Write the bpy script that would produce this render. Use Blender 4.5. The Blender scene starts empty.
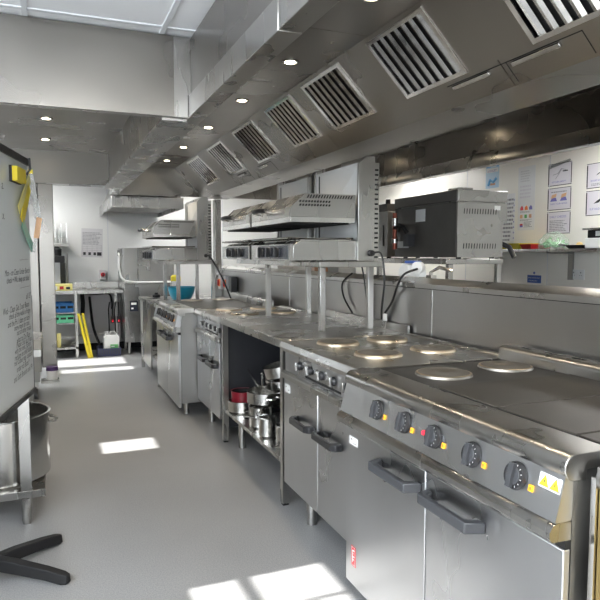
import bpy, math, random
from mathutils import Matrix, Vector
random.seed(7)
PI = math.pi
SC = bpy.context.scene
COL = SC.collection
V = Vector

# ------------------------------------------------------------------ materials
M = {}
def new_mat(name):
    m = bpy.data.materials.new(name); m.use_nodes = True
    nt = m.node_tree
    b = nt.nodes['Principled BSDF']
    return m, nt, b
def plain(name, col, rough=.5, metal=0, spec=.5, noise=0, nscale=20, emit=None, estr=0, trans=0, alpha=1, bump=0):
    m, nt, b = new_mat(name)
    b.inputs['Base Color'].default_value = (*col, 1)
    b.inputs['Roughness'].default_value = rough
    b.inputs['Metallic'].default_value = metal
    b.inputs['Specular IOR Level'].default_value = spec
    b.inputs['Transmission Weight'].default_value = trans
    b.inputs['Alpha'].default_value = alpha
    if emit:
        b.inputs['Emission Color'].default_value = (*emit, 1)
        b.inputs['Emission Strength'].default_value = estr
    tc = nt.nodes.new('ShaderNodeTexCoord')
    n = nt.nodes.new('ShaderNodeTexNoise'); n.inputs['Scale'].default_value = nscale
    n.inputs['Detail'].default_value = 4
    nt.links.new(tc.outputs['Object'], n.inputs['Vector'])
    if noise:
        mx = nt.nodes.new('ShaderNodeMix'); mx.data_type = 'RGBA'
        mx.inputs['A'].default_value = (*[c * (1 - noise) for c in col], 1)
        mx.inputs['B'].default_value = (*[min(1, c * (1 + noise)) for c in col], 1)
        nt.links.new(n.outputs['Fac'], mx.inputs['Factor'])
        nt.links.new(mx.outputs['Result'], b.inputs['Base Color'])
    if bump:
        bp = nt.nodes.new('ShaderNodeBump'); bp.inputs['Strength'].default_value = bump
        bp.inputs['Distance'].default_value = .002
        nt.links.new(n.outputs['Fac'], bp.inputs['Height']); nt.links.new(bp.outputs['Normal'], b.inputs['Normal'])
    M[name] = m
    return m
def steel(name, col=(.6, .595, .585), r0=.22, r1=.42, stretch=(3, 3, .6), blot=.06, brush=(6, 6, 220), bs=.04):
    """brushed stainless: metal with smeary roughness, faint blotches and brush lines"""
    m, nt, b = new_mat(name)
    b.inputs['Metallic'].default_value = 1
    tc = nt.nodes.new('ShaderNodeTexCoord')
    mp = nt.nodes.new('ShaderNodeMapping'); mp.inputs['Scale'].default_value = stretch
    nt.links.new(tc.outputs['Object'], mp.inputs['Vector'])
    n = nt.nodes.new('ShaderNodeTexNoise'); n.inputs['Scale'].default_value = 1.6; n.inputs['Detail'].default_value = 2.5
    nt.links.new(mp.outputs['Vector'], n.inputs['Vector'])
    mr = nt.nodes.new('ShaderNodeMapRange')
    mr.interpolation_type = 'SMOOTHSTEP'
    mr.inputs['From Min'].default_value = .2; mr.inputs['From Max'].default_value = .8
    mr.inputs['To Min'].default_value = r0; mr.inputs['To Max'].default_value = r1
    nt.links.new(n.outputs['Fac'], mr.inputs['Value']); nt.links.new(mr.outputs['Result'], b.inputs['Roughness'])
    mx = nt.nodes.new('ShaderNodeMix'); mx.data_type = 'RGBA'
    mx.inputs['A'].default_value = (*[c * (1 - blot) for c in col], 1)
    mx.inputs['B'].default_value = (*[c * (1 + blot) for c in col], 1)
    nt.links.new(n.outputs['Fac'], mx.inputs['Factor']); nt.links.new(mx.outputs['Result'], b.inputs['Base Color'])
    M[name] = m
    return m
steel('steel', (.46, .452, .435), .22, .34)
steel('steel_top', (.42, .412, .395), .22, .36, (3, 3, 3))
steel('steel_shaded', (.29, .275, .255), .24, .34, (1.2, 1.2, 1.2), .08, (200, 5, 5), .03)  # same steel, shade under the canopies put into a darker colour
steel('steel_door', (.56, .565, .575), .24, .38, (2, 2, 1.2), .12)
steel('steel_bright', (.60, .59, .57), .12, .25, (6, 6, 6), .06)
steel('steel_dull', (.30, .295, .285), .38, .55, (4, 4, 4), .1)
steel('steel_wall', (.38, .372, .36), .26, .38, (1.5, 1.5, 1.5), .14, (5, 5, 160), .03)
steel('filter_steel', (.72, .71, .69), .10, .22, (14, 5, 14), .15)
steel('satin_sheet', (.86, .86, .85), .42, .55, (2, 2, 2), .05)
steel('warm_reflect_steel', (.40, .30, .13), .34, .46, (2, 2, 1), .15)  # plain steel with its warm reflection put into the base colour
steel('plate_iron', (.30, .28, .25), .34, .52, (9, 9, 9), .25)
steel('plate_worn', (.66, .56, .42), .25, .42, (9, 9, 9), .2)
plain('black_plastic', (.014, .014, .016), .32)
plain('black_matte', (.014, .014, .015), .6, spec=.25, bump=.3, nscale=200)
plain('dark_gap', (.006, .006, .006), .8)
plain('dark_panel', (.022, .023, .028), .55, noise=.3, nscale=6)
plain('grey_plastic', (.045, .047, .052), .42)
plain('oven_back', (.075, .07, .064), .42, metal=.35, noise=.25, nscale=5)
plain('hob_black', (.030, .029, .028), .42, noise=.5, nscale=14, bump=.15)
plain('solid_top', (.065, .06, .053), .46, metal=.55, noise=.22, nscale=9)
plain('wall_white', (.80, .80, .78), .38, noise=.02, nscale=2)
plain('wall_cream', (.88, .85, .78), .35, noise=.02, nscale=2)
plain('ceiling_white', (.92, .92, .93), .6, noise=.02, nscale=3)
plain('tile_bar', (.70, .71, .73), .4)
plain('white_plastic', (.82, .82, .80), .35)
plain('paper', (.80, .80, .80), .6)
plain('paper_grey', (.66, .65, .66), .6)
plain('laminate', (.76, .73, .77), .22)
plain('ink', (.02, .02, .025), .6)
plain('ink_grey', (.30, .30, .32), .6)
plain('ink_blue', (.18, .17, .48), .6)
plain('board', (.76, .80, .81), .18, spec=.6)
plain('yellow', (.86, .68, .03), .45)
plain('yellow_soft', (.85, .76, .28), .4)
plain('amber', (.95, .46, .02), .3, emit=(1, .45, .03), estr=.25)
plain('red', (.60, .02, .03), .35)
plain('red_lamp', (.8, .03, .06), .3, emit=(1, .03, .06), estr=.3)
plain('red_dark', (.22, .008, .02), .3)
plain('orange', (.85, .20, .03), .4)
plain('wood', (.62, .33, .20), .55)
plain('green_crate', (.15, .62, .36), .45)
plain('green', (.12, .45, .14), .5)
plain('leaf', (.20, .46, .18), .55, noise=.5, nscale=30)
plain('film', (.62, .82, .68), .15, alpha=.30)
plain('clear_plastic', (.85, .88, .88), .15, trans=.9)
plain('blue_crate', (.03, .16, .42), .45)
plain('blue_bowl', (.02, .34, .50), .30)
plain('blue_sign', (.05, .12, .42), .4)
plain('sky_blue', (.14, .42, .72), .4)
plain('pale_blue', (.48, .66, .80), .45)
plain('navy', (.03, .035, .09), .5)
plain('purple', (.06, .02, .12), .4)
plain('cable', (.012, .012, .013), .4)
plain('teal_strip', (.25, .55, .44), .3)
plain('orange_strip', (.72, .42, .22), .35)
plain('lens', (1, .95, .85), .3, emit=(1, .84, .60), estr=22)
plain('fill_glow', (1, 1, 1), .4, emit=(1, .99, .97), estr=16)  # glow of the added fill panels overhead
plain('copper_red', (.34, .10, .07), .35, metal=.7)
plain('display', (.03, .035, .05), .25)
plain('satin_white', (.66, .66, .65), .38)
plain('bread', (.70, .50, .22), .7)

def floor_mat():
    m, nt, b = new_mat('vinyl_floor')
    tc = nt.nodes.new('ShaderNodeTexCoord')
    n = nt.nodes.new('ShaderNodeTexNoise'); n.inputs['Scale'].default_value = 170; n.inputs['Detail'].default_value = 2
    n3 = nt.nodes.new('ShaderNodeTexNoise'); n3.inputs['Scale'].default_value = 1.1; n3.inputs['Detail'].default_value = 4
    nt.links.new(tc.outputs['Object'], n.inputs['Vector']); nt.links.new(tc.outputs['Object'], n3.inputs['Vector'])
    cr = nt.nodes.new('ShaderNodeValToRGB')
    cr.color_ramp.elements[0].position = .3; cr.color_ramp.elements[0].color = (.28, .285, .29, 1)
    cr.color_ramp.elements[1].position = .72; cr.color_ramp.elements[1].color = (.42, .425, .43, 1)
    nt.links.new(n.outputs['Fac'], cr.inputs['Fac'])
    mx = nt.nodes.new('ShaderNodeMix'); mx.data_type = 'RGBA'; mx.blend_type = 'MULTIPLY'
    mx.inputs['Factor'].default_value = .35
    nt.links.new(cr.outputs['Color'], mx.inputs['A']); nt.links.new(n3.outputs['Fac'], mx.inputs['B'])
    nt.links.new(mx.outputs['Result'], b.inputs['Base Color'])
    b.inputs['Roughness'].default_value = .34
    b.inputs['Specular IOR Level'].default_value = .45
    bp = nt.nodes.new('ShaderNodeBump'); bp.inputs['Strength'].default_value = .12; bp.inputs['Distance'].default_value = .001
    nt.links.new(n.outputs['Fac'], bp.inputs['Height']); nt.links.new(bp.outputs['Normal'], b.inputs['Normal'])
    M['floor'] = m
floor_mat()

# ------------------------------------------------------------------ mesh builder
def frame(o, n, up=(0, 0, 1)):
    """local u = right as seen by someone facing the surface, v = up, w = out of the surface"""
    n = V(n).normalized(); up = V(up)
    r = up.cross(n).normalized(); up = n.cross(r).normalized()
    m = Matrix.Identity(4)
    for i in range(3):
        m[i][0] = r[i]; m[i][1] = up[i]; m[i][2] = n[i]; m[i][3] = o[i]
    return m
class MB:
    def __init__(self, mat='steel', mx=None):
        self.v = []; self.f = []; self.mi = []; self.mats = [mat]; self.cur = 0
        self.mx = mx or Matrix.Identity(4)
    def use(self, mat):
        if mat not in self.mats: self.mats.append(mat)
        self.cur = self.mats.index(mat); return self
    def at(self, mx): self.mx = mx; return self
    def add(self, vs, fs):
        k = len(self.v)
        self.v += [self.mx @ V(p) for p in vs]
        self.f += [[k + i for i in f] for f in fs]
        self.mi += [self.cur] * len(fs)
        return self
    def box(self, x0, x1, y0, y1, z0, z1):
        vs = [(x, y, z) for z in (z0, z1) for y in (y0, y1) for x in (x0, x1)]
        return self.add(vs, [(0, 2, 3, 1), (4, 5, 7, 6), (0, 1, 5, 4), (2, 6, 7, 3), (0, 4, 6, 2), (1, 3, 7, 5)])
    def prism(self, prof, axis, a, b):
        n = len(prof)
        area = sum(prof[i][0] * prof[(i + 1) % n][1] - prof[(i + 1) % n][0] * prof[i][1] for i in range(n))
        if area < 0: prof = prof[::-1]
        def P(p, t):
            return {'y': (p[0], t, p[1]), 'x': (t, p[0], p[1]), 'z': (p[0], p[1], t)}[axis]
        vs = [P(p, a) for p in prof] + [P(p, b) for p in prof]
        fs = [tuple(range(n - 1, -1, -1)), tuple(range(n, 2 * n))]
        fs += [(i, (i + 1) % n, n + (i + 1) % n, n + i) for i in range(n)]
        if axis == 'y': fs = [f[::-1] for f in fs]
        return self.add(vs, fs)
    def tube(self, pts, r, n=10, closed=False, r1=None):
        pts = [V(p) for p in pts]; N = len(pts); vs = []; fs = []
        prev = None
        for i, p in enumerate(pts):
            if closed: d = pts[(i + 1) % N] - pts[i - 1]
            else: d = pts[min(i + 1, N - 1)] - pts[max(i - 1, 0)]
            d.normalize()
            if prev is None:
                a = V((0, 0, 1)) if abs(d.z) < .9 else V((1, 0, 0))
                u = d.cross(a).normalized()
            else:
                u = (prev - d * prev.dot(d)).normalized()
            prev = u; w = d.cross(u)
            rr = r if r1 is None else r + (r1 - r) * i / (N - 1)
            vs += [tuple(p + (u * math.cos(2 * PI * k / n) + w * math.sin(2 * PI * k / n)) * rr) for k in range(n)]
        for i in range(N if closed else N - 1):
            j = (i + 1) % N
            fs += [(i * n + k, i * n + (k + 1) % n, j * n + (k + 1) % n, j * n + k) for k in range(n)]
        if not closed:
            fs += [tuple(range(n - 1, -1, -1)), tuple(range((N - 1) * n, N * n))]
        return self.add(vs, fs)
    def cyl(self, p, q, r, n=20): return self.tube([p, q], r, n)
    def lathe(self, c, prof, n=32, closed=True):
        """prof: (r, z) pairs; joined into a ring if closed (wall with thickness)"""
        vs = []; fs = []; m = len(prof)
        for r, z in prof:
            vs += [(c[0] + r * math.cos(2 * PI * k / n), c[1] + r * math.sin(2 * PI * k / n), c[2] + z) for k in range(n)]
        for i in range(m if closed else m - 1):
            j = (i + 1) % m
            fs += [(i * n + k, i * n + (k + 1) % n, j * n + (k + 1) % n, j * n + k) for k in range(n)]
        if not closed:
            fs += [tuple(range(n - 1, -1, -1)), tuple(range((m - 1) * n, m * n))]
        return self.add(vs, fs)
    def build(self, name, parent=None, loc=None, bev=0, seg=2, smooth=True):
        root = parent
        while root is not None and root.parent is not None: root = root.parent
        o0 = V(loc) if loc is not None else (V(root.location) if root is not None else V((0, 0, 0)))
        me = bpy.data.meshes.new(name)
        me.from_pydata([tuple(p - o0) for p in self.v], [], self.f)
        for mt in self.mats: me.materials.append(M[mt])
        for p, i in zip(me.polygons, self.mi): p.material_index = i; p.use_smooth = smooth
        me.validate(); me.update()
        if smooth: me.set_sharp_from_angle(angle=math.radians(35))
        ob = bpy.data.objects.new(name, me); COL.objects.link(ob)
        if parent is not None: ob.parent = parent
        else: ob.location = o0
        if bev:
            b = ob.modifiers.new('bevel', 'BEVEL'); b.width = bev; b.segments = seg
            b.limit_method = 'ANGLE'; b.angle_limit = math.radians(40)
        return ob
def thing(name, label, cat, loc=(0, 0, 0), group=None):
    o = bpy.data.objects.new(name, None); COL.objects.link(o)
    o.location = loc; o.empty_display_size = .1
    o['label'] = label; o['category'] = cat
    if group: o['group'] = group
    return o
def tag(o, label, cat, group=None):
    o['label'] = label; o['category'] = cat
    if group: o['group'] = group
    return o
def struct(o): o['kind'] = 'structure'; return o
def dup(root, delta, label=None, group=None, skip=(), rz=0):
    c = root.copy(); COL.objects.link(c); c.location = V(root.location) + V(delta)
    if rz: c.rotation_euler.z = rz
    if label: c['label'] = label
    if group: c['group'] = group
    for ch in list(root.children):
        if ch.name.split('.')[0] in skip: continue
        d = ch.copy(); COL.objects.link(d); d.parent = c
        for g in list(ch.children):
            e = g.copy(); COL.objects.link(e); e.parent = d
    return c
def writing(mb, body, size, mx, align='LEFT', shear=0, width=1.0):
    """adds lettering to a mesh builder, lying in the plane of mx (u right, v up)"""
    cu = bpy.data.curves.new('t', 'FONT'); cu.body = body; cu.size = size; cu.align_x = align
    cu.shear = shear; cu.extrude = 0; cu.resolution_u = 2
    ob = bpy.data.objects.new('t', cu); COL.objects.link(ob)
    bpy.context.view_layer.update()
    me = bpy.data.meshes.new_from_object(ob.evaluated_get(bpy.context.evaluated_depsgraph_get()))
    old = mb.mx; mb.mx = mx
    mb.add([(v.co.x * width, v.co.y, v.co.z) for v in me.vertices], [tuple(p.vertices) for p in me.polygons])
    mb.mx = old
    bpy.data.objects.remove(ob); bpy.data.curves.remove(cu); bpy.data.meshes.remove(me)
def arc(cx, cz, r, a0, a1, n):
    return [(cx + r * math.cos(math.radians(a0 + (a1 - a0) * i / n)), cz + r * math.sin(math.radians(a0 + (a1 - a0) * i / n))) for i in range(n + 1)]

# ------------------------------------------------------------------ camera
cd = bpy.data.cameras.new('camera'); cam = bpy.data.objects.new('camera', cd); COL.objects.link(cam)
cam.location = (0, 0, 1.38); cam.rotation_euler = (math.radians(90 - 4.2), 0, math.radians(-22))
cd.sensor_width = 36; cd.lens = 36 * 620 / 600; cd.clip_start = .05
SC.camera = cam

# ------------------------------------------------------------------ setting
X0, X1, Y0, Y1, ZC = -1.9, 4.4, -2.6, 9.4, 2.44
struct(MB('floor').box(X0 - .1, X1 + .1, Y0 - .1, Y1 + .1, -.08, 0).build('floor'))
c = MB('ceiling_white').box(X0 - .1, X1 + .1, Y0 - .1, Y1 + .1, ZC, ZC + .08)
struct(c.build('ceiling'))
b = MB('tile_bar')
for x in (-1.27, -.67, -.07, .53, 3.23, 3.83):
    b.box(x - .012, x + .012, Y0, Y1, ZC - .006, ZC)
y = -2.4
while y < 9.4:
    b.box(X0, X1, y - .012, y + .012, ZC - .0055, ZC); y += .6 if not (2.3 < y < 2.5) else .6
struct(b.build('trim_1'))
struct(MB('wall_white').box(X0, X1, Y1, Y1 + .1, 0, ZC).build('wall_far'))
struct(MB('wall_cream').box(X1, X1 + .1, Y0, Y1, 0, ZC).build('wall_right'))
# left wall: daylight comes through its high windows (pane openings)
def wall_open(name, holes, fixed, axis, a0, a1, mat):
    """wall from a0 to a1 along axis with rectangular openings (s0, s1, z0, z1)"""
    m = MB(mat)
    def bx(s0, s1, z0, z1):
        if s1 - s0 < 1e-4 or z1 - z0 < 1e-4: return
        if axis == 'y': m.box(fixed - .1, fixed, s0, s1, z0, z1)
        else: m.box(s0, s1, fixed - .1, fixed, z0, z1)
    ss = sorted({a0, a1} | {h[0] for h in holes} | {h[1] for h in holes})
    for s0, s1 in zip(ss, ss[1:]):
        hz = sorted([(h[2], h[3]) for h in holes if h[0] <= s0 + 1e-6 and h[1] >= s1 - 1e-6])
        z = 0
        for q in hz: bx(s0, s1, z, q[0]); z = q[1]
        bx(s0, s1, z, ZC)
    return struct(m.build(name))
TE = math.tan(math.radians(38))
def zz(x): return (x - X0) * TE
LW = [(1.86, 2.47, zz(.50), zz(1.19)), (4.40, 4.70, zz(.30), zz(.79)), (7.62, 7.86, zz(.10), zz(1.02)), (8.06, 8.6, zz(.05), zz(.98)), (-2.3, -.6, .9, 2.3), (-.2, 1.5, .9, 2.3)]
wall_open('wall_left', LW, X0, 'y', Y0, Y1, 'wall_white')
for i, (a, b_, z0, z1) in enumerate(LW):
    f = MB('white_plastic')
    xc = X0 - .05
    f.box(xc - .01, xc + .01, a, b_, z0, z0 + .012); f.box(xc - .01, xc + .01, a, b_, z1 - .012, z1)
    f.box(xc - .01, xc + .01, a, a + .012, z0 + .012, z1 - .012); f.box(xc - .01, xc + .01, b_ - .012, b_, z0 + .012, z1 - .012)
    if i > 3:
        ym = (a + b_) / 2; f.box(xc - .02, xc + .02, ym - .02, ym + .02, z0 + .012, z1 - .012)
    elif i == 0:
        ym = 2.2; f.box(xc - .01, xc + .01, ym - .012, ym + .012, z0 + .012, z1 - .012)
        zm = zz(.832) - .04; f.box(xc - .01, xc + .01, a + .012, b_ - .012, zm - .018, zm + .018)
    elif i == 1:
        zm = zz(.385) - .04; f.box(xc - .01, xc + .01, a + .012, b_ - .012, zm - .014, zm + .014)
    struct(f.build('window_%d' % (i + 1)))
BW = [(-1.6, -.7, .95, 2.1)]
wall_open('wall_back', BW, Y0, 'x', X0, X1, 'wall_white')
for i, (a, b_, z0, z1) in enumerate(BW):
    f = MB('white_plastic'); yc = Y0 - .05
    f.box(a, b_, yc - .02, yc + .02, z0, z0 + .04); f.box(a, b_, yc - .02, yc + .02, z1 - .04, z1)
    for x in (a, (a + b_) / 2 - .02, b_ - .04): f.box(x, x + .04, yc - .02, yc + .02, z0 + .04, z1 - .04)
    struct(f.build('window_%d' % (i + 7)))
# cladding joints on the hygienic wall sheets
j = MB('tile_bar')
for x in (.02, .80, 2.5): j.box(x - .006, x + .006, Y1 - .004, Y1, .95, ZC)
struct(j.build('trim_2'))
j = MB('tile_bar')
for y in (4.6, 3.4, 5.85): j.box(X1 - .003, X1, y - .003, y + .003, 0, ZC)
struct(j.build('trim_3'))
j = MB('black_matte').box(X0, X1, Y1 - .02, Y1, 0, .1); struct(j.build('baseboard_far'))
# low stainless wall between the two cook lines
w = MB('steel_wall')
ys = [-.6, 2.90, 5.1, 7.5]
for a, b_ in zip(ys, ys[1:]): w.box(1.96, 2.14, a + .002, b_ - .002, 0, 1.185)
w.use('steel_top').prism([(1.945, 1.190), (2.155, 1.190), (2.155, 1.22), (2.02, 1.245), (1.945, 1.215)], 'y', -.6, 7.5)
w.use('steel_bright')
for a in ys[1:-1]: w.box(1.9575, 1.96, a - .004, a + .004, .92, 1.185)
w.use('dark_gap').box(1.962, 2.138, -.598, 7.498, 1.185, 1.190)  # dark strip set in as the shadow line under the cap
struct(w.build('wall_middle'))

# ------------------------------------------------------------------ main extraction canopy
HY0, HY1 = .25, 7.38
hood = thing('extraction_canopy', 'long stainless extraction canopy with baffle filters and downlights above the cook line', 'extractor hood', (.66, HY0, 2.05))
s = MB('steel_shaded')
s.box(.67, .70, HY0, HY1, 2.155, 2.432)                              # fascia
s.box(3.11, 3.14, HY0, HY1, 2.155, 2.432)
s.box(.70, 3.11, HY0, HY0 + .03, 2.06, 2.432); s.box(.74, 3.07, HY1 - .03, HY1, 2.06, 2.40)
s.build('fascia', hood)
s = MB('steel_dull')
for yy in range(9):
    pass
for i in range(26):
    for k in range(5):
        y0 = .35 + i * .045
        s.box(.6685, .670, y0, y0 + .028, 2.185 + k * .045, 2.2 + k * .045)
s.build('perforated_panel', hood)
for a, b_ in ((HY0, 1.795), (1.80, 4.6), (4.605, HY1)):
    lipb = MB('steel').prism([(.655, 2.05), (.735, 2.05), (.735, 2.09), (.70, 2.155), (.655, 2.155)], 'y', a, b_).build('lip', hood, bev=.003)
    MB('steel').prism([(3.155, 2.05), (3.075, 2.05), (3.075, 2.09), (3.11, 2.155), (3.155, 2.155)], 'y', a, b_).build('lip', hood, bev=.003)
s = MB('steel_shaded')
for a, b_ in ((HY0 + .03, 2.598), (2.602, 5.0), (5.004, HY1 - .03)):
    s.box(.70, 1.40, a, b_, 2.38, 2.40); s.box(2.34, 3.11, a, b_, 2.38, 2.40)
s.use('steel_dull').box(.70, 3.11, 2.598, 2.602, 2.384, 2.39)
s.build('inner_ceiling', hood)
FY = [(1.34, 1.806), (2.18, 2.65), (2.96, 3.46), (3.66, 4.13), (4.43, 4.95), (5.32, 5.82), (6.18, 6.72)]
def sl(x): return 3.768 - x
s = MB('steel_shaded')
# sloped bank facing the aisle (the far bank mirrors it)
T = .012
edges = [HY0 + .03] + [e for p in FY for e in p] + [HY1 - .03]
for i in range(0, len(edges), 2):
    s.prism([(1.388, 2.38), (1.635, 2.133), (1.647, 2.145), (1.40, 2.392)], 'y', edges[i], edges[i + 1])
for a, b_ in FY:
    s.prism([(1.388, 2.38), (1.402, 2.366), (1.414, 2.378), (1.40, 2.392)], 'y', a, b_)
s.prism([(2.352, 2.38), (2.105, 2.133), (2.093, 2.145), (2.34, 2.392)], 'y', HY0 + .03, HY1 - .03)
s.build('filter_housing', hood)
s = MB('steel_shaded')
gj = [HY0 + .03, 2.0, 3.6, 5.2, HY1 - .03]
for a, b_ in zip(gj, gj[1:]):
    s.prism([(1.635, 2.133), (1.725, 2.043), (1.735, 2.053), (1.647, 2.145)], 'y', a + .002, b_ - .002)
s.prism([(1.725, 2.043), (2.015, 2.043), (2.105, 2.133), (2.09, 2.133), (2.01, 2.053), (1.735, 2.053)], 'y', HY0 + .03, HY1 - .03)
s.build('gutter', hood)
nrm = V((-1, 0, -1)).normalized()
def fframe(x, y): return frame((x, y, sl(x)), nrm, (1, 0, -1))   # not used for mirrored text
for a, b_ in FY:
    p = MB('filter_steel')
    # local box: t = down the slope, y along, w = out (towards aisle/below)
    mx = Matrix(((math.sqrt(.5), 0, -math.sqrt(.5), 1.403), (0, 1, 0, 0), (-math.sqrt(.5), 0, -math.sqrt(.5), sl(1.403)), (0, 0, 0, 1)))
    p.at(mx); L = .326
    p.box(0, L, a + .002, a + .024, -.02, .006); p.box(0, L, b_ - .024, b_ - .002, -.02, .006)
    p.box(0, .018, a + .024, b_ - .024, -.02, .006); p.box(L - .018, L, a + .024, b_ - .024, -.02, .006)
    n = 7; w0 = (b_ - a - .048) / n
    for k in range(n):
        y0 = a + .024 + k * w0
        p.prism([(y0 + w0 * .22, -.004), (y0 + w0 * .5, .003), (y0 + w0 * .80, -.004), (y0 + w0 * .80, -.010), (y0 + w0 * .22, -.010)], 'x', .018, L - .018)
    p.use('dark_gap').box(0.002, L - .002, a + .004, b_ - .004, -.034, -.022)
    p.build('grease_filter', hood)
for y0, y1 in ((1.70, 1.94), (2.07, 2.31), (4.80, 5.0), (5.42, 5.62)):
    p = MB('steel_bright'); p.at(Matrix(((math.sqrt(.5), 0, -math.sqrt(.5), 1.645), (0, 1, 0, 0), (-math.sqrt(.5), 0, -math.sqrt(.5), sl(1.645)), (0, 0, 0, 1))))
    p.box(.012, .030, y0, y1, .002, .014)
    d = p.build('tray_handle', hood, bev=.002)
    q = MB('dark_gap'); q.at(p.mx); q.box(.006, .010, y0 - .10, y1 + .04, 0.0002, .0012); q.box(.01, .10, y0 - .10, y0 - .096, 0.0002, .0012)
    q.build('tray_gap', hood)
def downlight(x, y, parent, z=2.38, power=11):
    r = MB('steel_bright').lathe((x, y, z), [(.030, -.0005), (.046, -.0005), (.046, -.006), (.040, -.009), (.030, -.006)], 20)
    d = r.build('downlight', parent)
    l = MB('lens').lathe((x, y, z), [(.0295, -.0006), (.0295, -.003)], 20, closed=False)
    l.build('lens', d)
    li = bpy.data.lights.new('canopy_spot', 'SPOT'); li.energy = power; li.color = (1, .86, .66)
    li.spot_size = math.radians(120); li.spot_blend = .7; li.shadow_soft_size = .03
    lo = bpy.data.objects.new('canopy_spot', li); COL.objects.link(lo); lo.location = (x, y, z - .015)
for y in (.9, 2.2, 3.08, 3.95, 4.87, 5.84, 6.72): downlight(1.19, y, hood)
for y in (1.3, 2.6, 4.2, 5.8, 7.0): downlight(2.75, y, hood)

# left canopy (end face towards the camera)
lc = thing('extraction_canopy', 'box-shaped stainless canopy with a wide blank end face, left below the ceiling', 'extractor hood', (-1.4, 3.08, 2.05))
s = MB('steel_shaded'); s.box(-1.4, .59, 3.08, 3.10, 2.05, 2.432); s.box(-1.4, .59, 6.53, 6.55, 2.05, 2.41); s.box(-1.4, -1.38, 3.1, 6.53, 2.05, 2.41)
for a, b_ in ((3.10, 4.35), (4.355, 6.53)): s.box(.57, .59, a, b_, 2.05, 2.41)
s.build('fascia', lc)
s = MB('steel'); s.box(.592, .652, 3.08, 3.11, 2.05, 2.432); s.box(.652, .6685, 3.08, 3.11, 2.157, 2.432); s.box(.586, .592, 3.076, 3.08, 2.05, 2.432)
s.build('corner_post', lc)
s = MB('steel'); s.box(-1.38, .57, 3.10, 3.135, 2.05, 2.062); s.box(-1.38, .57, 6.49, 6.53, 2.05, 2.062); s.box(.53, .652, 3.112, 6.55, 2.036, 2.049)
s.build('lip', lc)
MB('steel_shaded').box(-1.38, .57, 3.10, 6.53, 2.38, 2.40).build('inner_ceiling', lc)
for x, y in ((.01, 5.0), (0, 5.9), (-.9, 5.0), (-.9, 5.9)): downlight(x, y, lc)

# small canopy at the far wall, over the dishwasher
fc = thing('extraction_canopy', 'small low stainless canopy on the far white wall above the dishwasher', 'extractor hood', (1.1, 7.55, 1.93))
s = MB('steel'); s.box(.69, 1.53, 7.55, 7.57, 1.93, 2.06); s.box(.69, .71, 7.57, 9.38, 1.93, 2.06); s.box(1.51, 1.53, 7.57, 9.38, 1.93, 2.06)
s.build('band', fc, bev=.003)
s = MB('steel_shaded'); s.prism([(.71, 2.05), (1.51, 2.05), (1.35, 2.38), (.87, 2.38)], 'y', 7.57, 9.38); s.build('body', fc)
s = MB('steel_dull').box(.71, 1.51, 7.57, 9.38, 1.985, 1.99); s.build('filter_tray', fc)

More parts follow.
